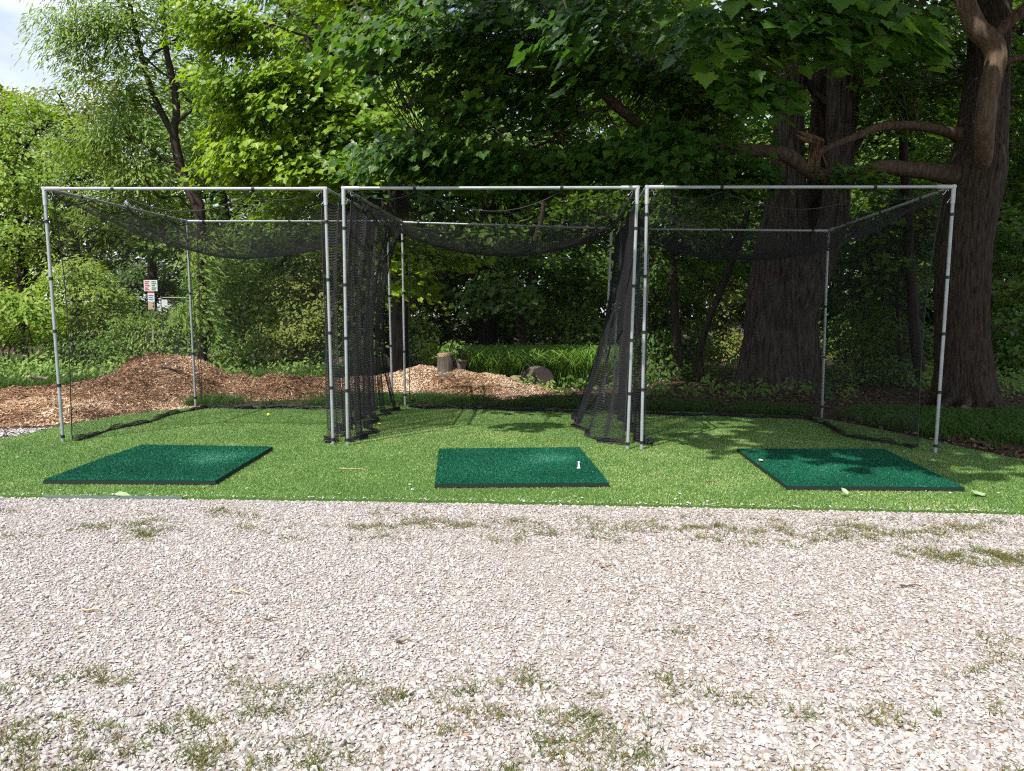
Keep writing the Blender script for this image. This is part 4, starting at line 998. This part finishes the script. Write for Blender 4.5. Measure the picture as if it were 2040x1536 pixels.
shrub('wide leafy bush seen through the left cage, right of the sign', 450, 18.5, [E(440, 560, 18, .8, .8, .6, 34), E(490, 620, 17.8, .8, .8, .6, 34), E(420, 660, 17.4, .7, .6, .45, 28), E(520, 560, 18.4, .7, .7, .6, 26), E(490, 690, 17, .8, .5, .3, 22)], 'shrub_leaf', 0.10, 5, R0=.36, bias=.2)
shrub('olive twiggy bush behind the right half of the left cage', 590, 18, [E(580, 580, 18, .8, .8, .7, 34), E(630, 640, 17.5, .7, .6, .6, 26), E(560, 670, 17.2, .8, .6, .4, 28), E(640, 520, 18.4, .6, .7, .5, 18)], 'olive_leaf', 0.09, 6, bias=.12)
shrub('yellow-green bush at the foot of the sunlit maple', 850, 15.6, [E(850, 690, 15.3, .33, .35, .35, 16), E(840, 650, 15.4, .25, .3, .3, 9)], 'lime_leaf', 0.075, 7, R0=.2)
shrub('leafy sprout growing over the cut stumps', 905, 15, [E(900, 698, 13.7, .2, .22, .13, 7), E(915, 690, 13.8, .18, .2, .16, 5)], 'shrub_leaf', 0.07, 8, R0=.16, nleaf=22)
shrub('dark bush between sunlit maple and left cage posts', 700, 19, [E(700, 620, 18.5, .9, .8, .8, 30), E(690, 690, 17.6, .8, .6, .4, 24), E(760, 590, 19, .7, .7, .7, 20)], 'wood_leaf', 0.11, 9)
shrub('dark green bush in the wood right behind the lily patch', 1110, 18, [E(1120, 620, 18, .8, .8, .8, 30), E(1160, 660, 17.6, .7, .7, .6, 24), E(1180, 580, 18.5, .8, .8, .6, 26)], 'wood_leaf', 0.11, 10)
shrub('dark thicket behind the two nets left of the forked tree', 1330, 18, [E(1320, 600, 18, .9, .8, .9, 36), E(1300, 690, 17, .7, .6, .5, 24), E(1380, 680, 17, .7, .6, .5, 24), E(1340, 740, 16.4, .9, .5, .25, 22)], 'wood_leaf', 0.10, 11)
shrub('sunlit yellowish brush glimpsed left of the forked trunk', 1440, 23, [E(1440, 600, 23, .9, .8, .8, 32), E(1450, 680, 22.5, .9, .8, .5, 28), E(1400, 560, 23.5, .8, .8, .6, 22)], 'olive_leaf', 0.10, 12, bias=.25)
shrub('dense dark shrub between the forked tree and the big maple', 1740, 16.5, [E(1720, 580, 16.5, .8, .8, .8, 36), E(1780, 640, 16.2, .8, .8, .8, 36), E(1700, 680, 15.8, .6, .6, .5, 24), E(1760, 740, 15.6, .7, .5, .3, 20), E(1850, 700, 16, .5, .6, .5, 16)], 'wood_leaf', 0.10, 13)
shrub('sparse shrub with sunlit leaves right of the big maple trunk', 2020, 17, [E(2020, 620, 17, .5, .7, .9, 26), E(2040, 720, 16.5, .5, .6, .5, 20), E(2010, 480, 17.5, .6, .7, .9, 24)], 'wood_leaf', 0.11, 14, T_MAPLE)
shrub('pale lit bush in the clearing low behind the right cage corner', 1700, 24, [E(1690, 680, 24, .8, .8, .6, 24), E(1760, 760, 22, .8, .8, .3, 16), E(2010, 770, 20, .6, .6, .2, 12)], 'lime_leaf', 0.11, 15)

for k, (px, Y, lf, lab) in enumerate(((30, 30, 'lime_leaf', 'far light green thicket under the far left trees'), (130, 31, 'olive_leaf', 'far olive thicket behind the pale-tipped bush'), (230, 32, 'shrub_leaf', 'far green thicket left of the park sign'), (400, 32, 'shrub_leaf', 'far green thicket right of the park sign'), (520, 31, 'olive_leaf', 'far olive thicket behind the wide leafy bush'), (650, 30, 'shrub_leaf', 'far thicket behind the paired posts of left and middle cage'), (980, 29, 'wood_leaf', 'far dark thicket in the middle of the wood'), (1250, 29, 'wood_leaf', 'far dark thicket behind the bell shaped net'), (1900, 28, 'wood_leaf', 'far thicket behind the big maple'))):
    shrub(lab, px, Y, [E(px, 560, Y, 1.5, 1, .9, 34), E(px + 25, 630, Y - .6, 1.5, 1, .7, 34), E(px - 25, 660, Y - 1, 1.5, .8, .5, 30), E(px, 480, Y, 1.3, 1, .9, 26)], lf, 0.17, 20 + k, R0=.5, nleaf=36)

# slim trees in the shade of the wood
for lab, px, Y, stem, ells, leaf, sd_ in (
    ('young tree with a crooked grey trunk behind the lily patch', 1048, 18, [(1046, 690, 11), (1035, 640, 9), (1040, 600, 8), (1058, 560, 7.5), (1060, 500, 7), (1078, 440, 5), (1085, 380, 4)], [E(980, 570, 16.8, .55, .5, .25, 12), E(1020, 600, 16.6, .6, .5, .25, 14), E(960, 610, 16.8, .4, .4, .18, 7), E(1080, 500, 17.5, .9, .7, .7, 22), E(1150, 540, 18, .9, .7, .7, 22)], 'wood_leaf', 1),
    ('slim dark trunk standing left of the forked tree', 1348, 16.5, [(1350, 700, 9), (1343, 600, 8), (1340, 520, 7.5), (1342, 420, 7), (1350, 300, 6)], [E(1330, 470, 16.5, 1.0, .8, .7, 26), E(1380, 420, 16.8, 1.0, .8, .7, 26), E(1300, 560, 17, .8, .7, .6, 18)], 'wood_leaf', 2),
    ('thin tree leaning to the right against the forked trunk', 1395, 16, [(1395, 700, 6), (1412, 640, 6), (1440, 570, 6), (1462, 510, 6), (1490, 420, 5)], [E(1450, 450, 16.5, .8, .6, .5, 18), E(1400, 500, 16.6, .8, .6, .5, 16)], 'wood_leaf', 3),
    ('slim curved trunk just left of the big maple', 1838, 15, [(1838, 770, 11), (1824, 680, 11), (1818, 600, 10), (1812, 520, 9), (1808, 420, 9), (1800, 300, 8), (1798, 180, 6)], [E(1760, 480, 15.5, 1.0, .8, .7, 30), E(1830, 420, 15.6, .9, .8, .7, 26), E(1720, 540, 15.8, .8, .7, .5, 20)], 'wood_leaf', 4),
    ('thin straight sapling in front of the shrubs between the two big trees', 1793, 16, [(1795, 770, 4.5), (1792, 680, 4), (1788, 600, 4), (1785, 480, 3.5)], [E(1780, 560, 16, .7, .6, .5, 16)], 'wood_leaf', 5)):
    tree('young_tree', lab, 'tree', 'slim trees in the shaded wood', [rooted(px, Y, stem[0][2] + 1, stem)], ells, leaf, 'bark_dark', T_MAPLE if sd_ in (1, 4) else T_OVAL, 0.12, 0.4, 30, 6, 0.025, seed=40 + sd_)

# background wood: a few kinds, each copied
def wood_tree(label, seed, leaf, h=13, w=3.4, size=0.24):
    gg = np.random.default_rng(seed)
    ells = []
    for k in range(9):
        z = h * (0.12 + 0.85 * k / 8); rr_ = w * (0.55 + 0.6 * math.sin(math.pi * min(1, 0.15 + k / 9))) * 0.62
        ells.append(((gg.normal() * w * .28, gg.normal() * w * .28, z), (rr_, rr_, h * .085), int(30 * (rr_ / w) + 14)))
    return tree('woodland_tree', label, 'tree', 'trees of the wood behind', [[(0, 0, -.1, .24), (.1, 0, h * .3, .2), (-.1, .2, h * .6, .13), (.2, 0, h * .92, .04)]], ells, leaf, 'bark_dark', T_OVAL, size, 0.75, 40, 10, 0.07, 0.0, seed=seed, twig=0.014)
kinds = [wood_tree('dark leafy tree standing deep in the wood', 201, 'wood_leaf'), wood_tree('mid green leafy tree standing deep in the wood', 202, 'shrub_leaf', 12, 3.6), wood_tree('light olive tree standing at the back of the wood', 203, 'olive_leaf', 14, 3.2)]
spots = [(700, 23, 0), (840, 21, 0), (960, 22, 0), (1080, 24, 0), (1200, 22, 0), (1290, 27, 0), (1420, 34, 1), (1600, 29, 0), (1740, 26, 0), (1850, 24, 0), (1960, 21, 0), (2080, 24, 1), (2200, 20, 0), (600, 26, 1), (480, 30, 1), (360, 36, 2), (230, 38, 2), (80, 34, 1), (-60, 30, 2), (900, 30, 1), (1010, 33, 2), (1140, 31, 1), (1260, 34, 2), (1380, 40, 2), (1520, 37, 1), (1650, 33, 1), (1790, 30, 2), (1900, 33, 1), (2040, 34, 2), (540, 38, 2), (-200, 32, 1), (2200, 32, 1), (740, 34, 2)]
first = [True] * 3
g = np.random.default_rng(66)
for (px, Y, kd) in spots:
    o = kinds[kd] if first[kd] else copy_tree(kinds[kd])
    first[kd] = False
    x, y, _ = G(px, Y); o.location = (x + g.normal() * .5, y + g.normal() * .6, 0); o.rotation_euler = (0, 0, g.random() * 6.28)
    s_ = 0.9 + 0.25 * g.random()
    if px < 420: s_ *= 0.72
    o.scale = (s_, s_, s_ * (0.92 + .2 * g.random()))

# bare crowns far behind
def bare_tree(label):
    gg = np.random.default_rng(71); mb = MB(); mt = MB()
    tube(mt, spline([(0, 0, -.1), (.1, 0, 4), (-.1, .1, 8)], 10), np.linspace(.16, .05, 10), 7)
    def grow(p, d, L, r, dep):
        e_ = p + d * L; tube(mb, np.array([p, (p + e_) / 2 + gg.normal(size=3) * L * .06, e_]), [r, r * .8, r * .6], 4, 0, 0.5, False)
        if dep == 0: return
        for _ in range(3): grow(p + d * L * gg.uniform(.5, 1), nrm(d + gg.normal(size=3) * .5 + [0, 0, .15]), L * gg.uniform(.55, .8), r * .6, dep - 1)
    for k in range(5): grow(np.array([0, 0, 6 + .5 * k]), nrm(np.array([math.cos(k * 1.9), math.sin(k * 1.9), 1.4])), 2.3, .08, 4)
    root = empty('bare_tree', (0, 0, 0)); tag(root, label, 'tree', 'bare crowned trees far behind')
    mt.build('trunk', MT['bark_pale'], root); mb.build('branches', MT['bark_pale'], root)
    return root
b0 = bare_tree('leafless twiggy tree poking above the far left treetops')
for i, (px, Y, lab, s_) in enumerate(((30, 46, None, 1.22), (85, 47, 'small leafless crown right of the other bare tree at far left', 1.15), (430, 38, 'pale leafless tree seen between the elm and the sunlit maple', 1.05), (1170, 30, 'bare branched tree glimpsed behind the middle of the canopy', .8))):
    o = b0 if i == 0 else copy_tree(b0)
    x, y, _ = G(px, Y); o.location = (x, y, 0); o.scale = (s_, s_, s_); o.rotation_euler = (0, 0, 1.7 * i)
    if lab: o["label"] = lab

# ------------------------------------------------------------------ ground plants
g = np.random.default_rng(51)
mb = MB()
LILY = [tuple(at(px, 740, Y)[:2]) for px, Y in ((880, 14.6), (960, 14.2), (1020, 14.1), (1060, 14.6), (1180, 14.5), (1230, 15.2), (1200, 17), (1040, 17.2), (920, 16.4), (890, 15.4))]
x, y = scatter(LILY, 900, g); n = len(x)
blades(mb, x, y, np.zeros(n), 0.55 + 0.28 * g.random(n), 0.018 + 0.010 * g.random(n), 0.3 + 0.6 * g.random(n), g, np.clip(0.5 + g.normal(size=n) * .25, 0, 1), 0, 2)
tag(mb.build('lily_patch', MT['lily']), 'sunlit patch of tall strap-leaved lilies behind the wood chips', 'lilies', kind='stuff')

mb = MB()
STRIP = [(-5.0, 11.1), (-3.6, 11.15), (-2, 11.25), (0, 11.1), (1.9, 10.95), (4.3, 10.5), (4.6, 11.2), (3, 11.8), (1.5, 12.2), (0.2, 12.3), (-1.5, 12.5), (-3.2, 12.6), (-4.2, 12.0), (-5.0, 11.6)]
x, y = scatter(STRIP, 2600, g); n = len(x); k = fbm(x * 1.5, y * 1.5) > 0.33 + 0.25 * g.random(n); x, y = x[k], y[k]; n = len(x)
blades(mb, x, y, np.maximum(mound_h(x, y), 0), 0.05 + 0.09 * g.random(n), 0.006 + 0.003 * g.random(n), 0.4 + .9 * g.random(n), g, np.clip(g.random(n) * .8, 0, 1), 0, 2)
RIGHTG = [(4.6, 10.6), (4.75, 9.7), (5.05, 8.7), (5.35, 7.7), (5.9, 6.2), (9.5, 6.5), (10, 11), (7.3, 10.9), (6.6, 10.6), (5.4, 11.3)]
x, y = scatter(RIGHTG, 2900, g); n = len(x); k = fbm(x * 1.3, y * 1.3) > 0.28 + 0.25 * g.random(n); x, y = x[k], y[k]; n = len(x)
blades(mb, x, y, np.zeros(n), 0.06 + 0.12 * g.random(n), 0.006 + 0.004 * g.random(n), 0.4 + .9 * g.random(n), g, np.clip(g.random(n) * .75, 0, 1), 0, 2)
LEFTG = [(-12, 12.2), (-8.4, 12.8), (-6.8, 14.2), (-5, 14.6), (-3, 14.8), (-3, 19), (-14, 19)]
x, y = scatter(LEFTG, 900, g); n = len(x)
blades(mb, x, y, np.zeros(n), 0.08 + 0.2 * g.random(n), 0.008 + 0.006 * g.random(n), 0.4 + .9 * g.random(n), g, np.clip(g.random(n), 0, 1), 0, 2)
tag(mb.build('grass', MT['blade']), 'uncut grass around the turf edge and behind the nets', 'grass', kind='stuff')

mb = MB()
def cover(poly, dens, h, size, tpl, nleaf, R0, bias=0.0, mat=0):
    x, y = scatter(poly, dens, g); n = len(x)
    z = np.maximum(mound_h(x, y), 0) + h * (0.4 + 0.8 * fbm(x * .8, y * .8, N2)) * g.random(n) ** .6
    clusters(mb, np.c_[x, y, z], R0, nleaf, size, tpl, g, (0, 30, 0), mat, 0.2, 0.35, 0.15, bias)
cover([(-13, 13.0), (-8.6, 13.2), (-7, 14.3), (-5.2, 14.7), (-3.4, 14.9), (-3.2, 18.5), (-14, 18.5)], 13, 0.45, 0.085, T_OVAL, 18, .26, .1)
cover([(2.6, 12.6), (4.2, 12.4), (6.2, 12.7), (6.6, 14.3), (3.4, 14.5), (1.2, 15.2), (1.0, 13.9)], 7, 0.25, 0.09, T_OVAL, 12, .24, -.2)
cover([(8.4, 13), (14, 12), (15, 20), (8, 20), (2, 20), (2, 16.5), (7, 15)], 5, 0.4, 0.10, T_OVAL, 16, .3, -.1)
cover([(0.1, 13.3), (1.1, 13.1), (1.3, 13.7), (.5, 13.9)], 14, 0.16, 0.07, T_OVAL, 14, .16, .1)
tag(mb.build('ground_cover', [MT['shrub_leaf'], MT['bark_dark']]), 'low leafy ground cover along the edge of the wood', 'ground cover', kind='stuff')

# dead leaves under the big trees
mb = MB()
x, y = scatter([(1, 11.6), (4.6, 11), (6, 10.7), (9.5, 10.8), (12, 14), (2, 15.5), (-.4, 13)], 150, g)
x2, y2 = scatter([(4.5, 10.4), (4.9, 9.0), (5.15, 7.4), (5.6, 6.1), (6.1, 6.2), (5.6, 8), (5.2, 9.6), (4.9, 10.5)], 420, g)
x = np.r_[x, x2]; y = np.r_[y, y2]; n = len(x)
put_leaves(mb, np.c_[x, y, np.full(n, .012) + .02 * g.random(n)], np.c_[g.normal(size=(n, 2)) * .4, np.ones(n)], np.c_[g.normal(size=(n, 2)), np.zeros(n)], 0.03 + .06 * g.random(n), T_OVAL, 0, g.random(n))
tag(mb.build('dead_leaves', MT['dead']), 'brown dead leaves on the bare soil under the big trees', 'litter', kind='stuff')

# ------------------------------------------------------------------ stumps and logs
def bark_log(name, label, P, r, endmat, seed, depth=0.012, ka=70, rings=50, cat='log'):
    root = empty(name, P[0]); tag(root, label, cat)
    mb = MB(); P = np.array(P, float); bark_tube(mb, P, np.array(r), depth, 18, 1.2, ka, seed=seed, rings=rings, flare=0.0); mb.build('bark', MT['bark_grey'], root)
    for p, q, rr_ in ((P[0], P[1], r[0]), (P[-1], P[-2], r[-1])):
        d = nrm(p - q); m2 = MB(); u = nrm(np.cross(d, [0.3, 0.2, 1.0])); w = np.cross(d, u)
        th = np.arange(40) * 2 * math.pi / 40; rad = rr_ * 0.965 * (1 + .03 * np.sin(3 * th + seed))
        V = np.vstack([p + 0.004 * d + rad[:, None] * (np.cos(th)[:, None] * u + np.sin(th)[:, None] * w), p - .05 * d + rad[:, None] * (np.cos(th)[:, None] * u + np.sin(th)[:, None] * w)])
        m2.add(V, [list(range(40))]); m2.add(V, [[i, (i + 1) % 40, 40 + (i + 1) % 40, 40 + i] for i in range(40)])
        m2.build('cut_end', endmat, root)
    return root
p = at(887, 752, 13.5)
bark_log('tree_stump', 'grey upright cut stump on the wood chips with a sprout beside it', [(p[0], p[1], p[2] - .1), (p[0], p[1], p[2] + .25), (p[0] - .02, p[1], at(887, 704, 13.5)[2])], [.17, .15, .135], MT['cut'], 1, cat='stump')
p = at(914, 752, 13.6)
bark_log('tree_stump', 'shorter dark stump standing right against the grey one', [(p[0], p[1] + .1, p[2] - .1), (p[0], p[1] + .1, p[2] + .15), (p[0] + .03, p[1] + .1, at(914, 718, 13.6)[2])], [.13, .115, .12], MT['log_end'], 2, cat='stump')
p = at(885, 752, 14.2)
bark_log('log', 'short weathered piece of wood lying at the foot of the stumps', [at(868, 749, 13.2), at(890, 750, 13.2), at(912, 750, 13.2)], [.035, .045, .04], MT['cut'], 3, .005)
a = at(1080, 762, 13.9); rr_ = .235
bark_log('log', 'thick round log lying end-on beside the lily patch', [(a[0], a[1], rr_ - .02), (a[0] - .12, a[1] + .35, rr_ - .02), (a[0] - .22, a[1] + .7, rr_ - .02)], [rr_, rr_, rr_], MT['log_end'], 4)
a = at(1030, 762, 13.8)
bark_log('log', 'small split log with a pale face left of the thick round log', [(a[0] - .06, a[1] - .05, .16), (a[0] + .06, a[1] + .2, .17), (a[0] + .2, a[1] + .5, .15)], [.13, .12, .11], MT['cut'], 5, .02)
bark_log('log', 'long fallen log at the edge of the wood behind the cage posts', [at(800, 727, 16.5), at(740, 722, 16.8), at(660, 722, 17.2)], [.15, .14, .12], MT['log_end'], 6)
bark_log('log', 'thin dead branch half buried in the ground cover at left', [at(58, 756, 13.4) + [0, 0, .05], at(75, 757, 13.3) + [0, 0, .05], at(95, 760, 13.2) + [0, 0, .05]], [.03, .035, .025], MT['cut'], 7, .004)
def mound_stick(pa, pb, Y, r, label, mat):
    a, b = at(*pa, Y), at(*pb, Y)
    for q in (a, b): q[2] = max(q[2], mound_h(q[0], q[1]) + r)
    mb = MB(); tube(mb, spline([a, (a + b) / 2 + [0, 0, .02], b], 10), np.linspace(r, r * .4, 10), 6); tag(mb.build('stick', mat), label, 'stick', 'sticks lying about')
mound_stick((322, 742), (372, 746), 12.2, .022, 'dark thick stick lying on the front of the wood chip mound', MT['bark_dark'])
mound_stick((20, 785), (110, 803), 10.6, .008, 'long thin grey stick on the wood chips at far left', MT['twig'])
mound_stick((510, 790), (620, 772), 13.0, .012, 'slanting brown stick on the chips behind the left cage', MT['twig'])

# ------------------------------------------------------------------ the park sign and the wire fence
YS = 20.5
def P2(px, py): return at(px, py, YS)
sx, sy, _ = P2(301, 600)
root = empty('sign_post', (sx, sy, 0)); tag(root, 'metal post with several small white park signs above the bushes', 'sign')
mb = MB(); zt_ = P2(301, 559)[2]; box(mb, (sx, sy + .03, zt_ / 2), (.05, .03, zt_)); mb.build('post', MT['pipe'], root)
def plate(name, x0, y0, x1, y1, mat, inks=(), dy=0.0):
    a, b = P2(x0, y1), P2(x1, y0); mb = MB(); box(mb, ((a[0] + b[0]) / 2, sy - .01 + dy, (a[2] + b[2]) / 2), (b[0] - a[0], .006, b[2] - a[2])); o = mb.build(name, mat, root)
    for (u0, v0, u1, v1, m_) in inks:
        m2 = MB(); w, h = b[0] - a[0], b[2] - a[2]
        box(m2, (a[0] + w * (u0 + u1) / 2, sy - .016 + dy, b[2] - h * (v0 + v1) / 2), (w * (u1 - u0), .003, h * (v1 - v0))); m2.build('printed_line', m_, o)
lines = lambda m_, rows: [(0.14, v, 0.14 + w, v + .09, m_) for v, w in rows]
plate('sign_panel', 287.5, 558, 300, 580, MT['white_sign'], lines(MT['red'], ((.1, .7), (.28, .6), (.46, .72), (.66, .5), (.82, .65))))
plate('sign_panel', 301, 558, 313.5, 580, MT['white_sign'], lines(MT['green_ink'], ((.1, .65), (.28, .7), (.46, .5), (.66, .7), (.82, .6))))
plate('sign_panel', 295, 580.5, 307.5, 583.8, MT['red'])
plate('sign_panel', 295, 584.2, 307.8, 601, MT['white_sign'], lines(MT['blue_ink'], ((.2, .7), (.42, .6), (.66, .7))))
plate('sign_panel', 296, 601.5, 308.5, 617, MT['tan'])
root = empty('wire_fence', (P2(322, 600)[0], YS + 1, 0)); tag(root, 'grey chain link fence end with a small white notice, behind the bushes', 'fence')
xs = [at(px, 600, YS + 1)[0] for px in (322, 372, 430)]
zt = at(322, 593, YS + 1)[2]
for x in xs:
    mb = MB(); tube(mb, np.array([(x, YS + 1, 0), (x, YS + 1, zt + .04)]), .03, 8); mb.build('post', MT['edging'], root)
mb = MB(); tube(mb, np.array([(xs[0], YS + 1, zt), (xs[-1], YS + 1, zt)]), .02, 8); mb.build('top_rail', MT['edging'], root)
mb = MB(); Sf = lambda u, v: np.stack([xs[0] + (xs[-1] - xs[0]) * u, np.full_like(u, YS + 1.02), .05 + (zt - .05) * v], -1)
lattice(mb, Sf, 34, 26, .002); mb.build('wire_mesh', MT['edging'], root)
a, b = at(324, 614, YS + 1), at(335, 597, YS + 1)
mb = MB(); box(mb, ((a[0] + b[0]) / 2, YS + .95, (a[2] + b[2]) / 2), (b[0] - a[0], .006, b[2] - a[2])); mb.build('notice_panel', MT['white_sign'], root)
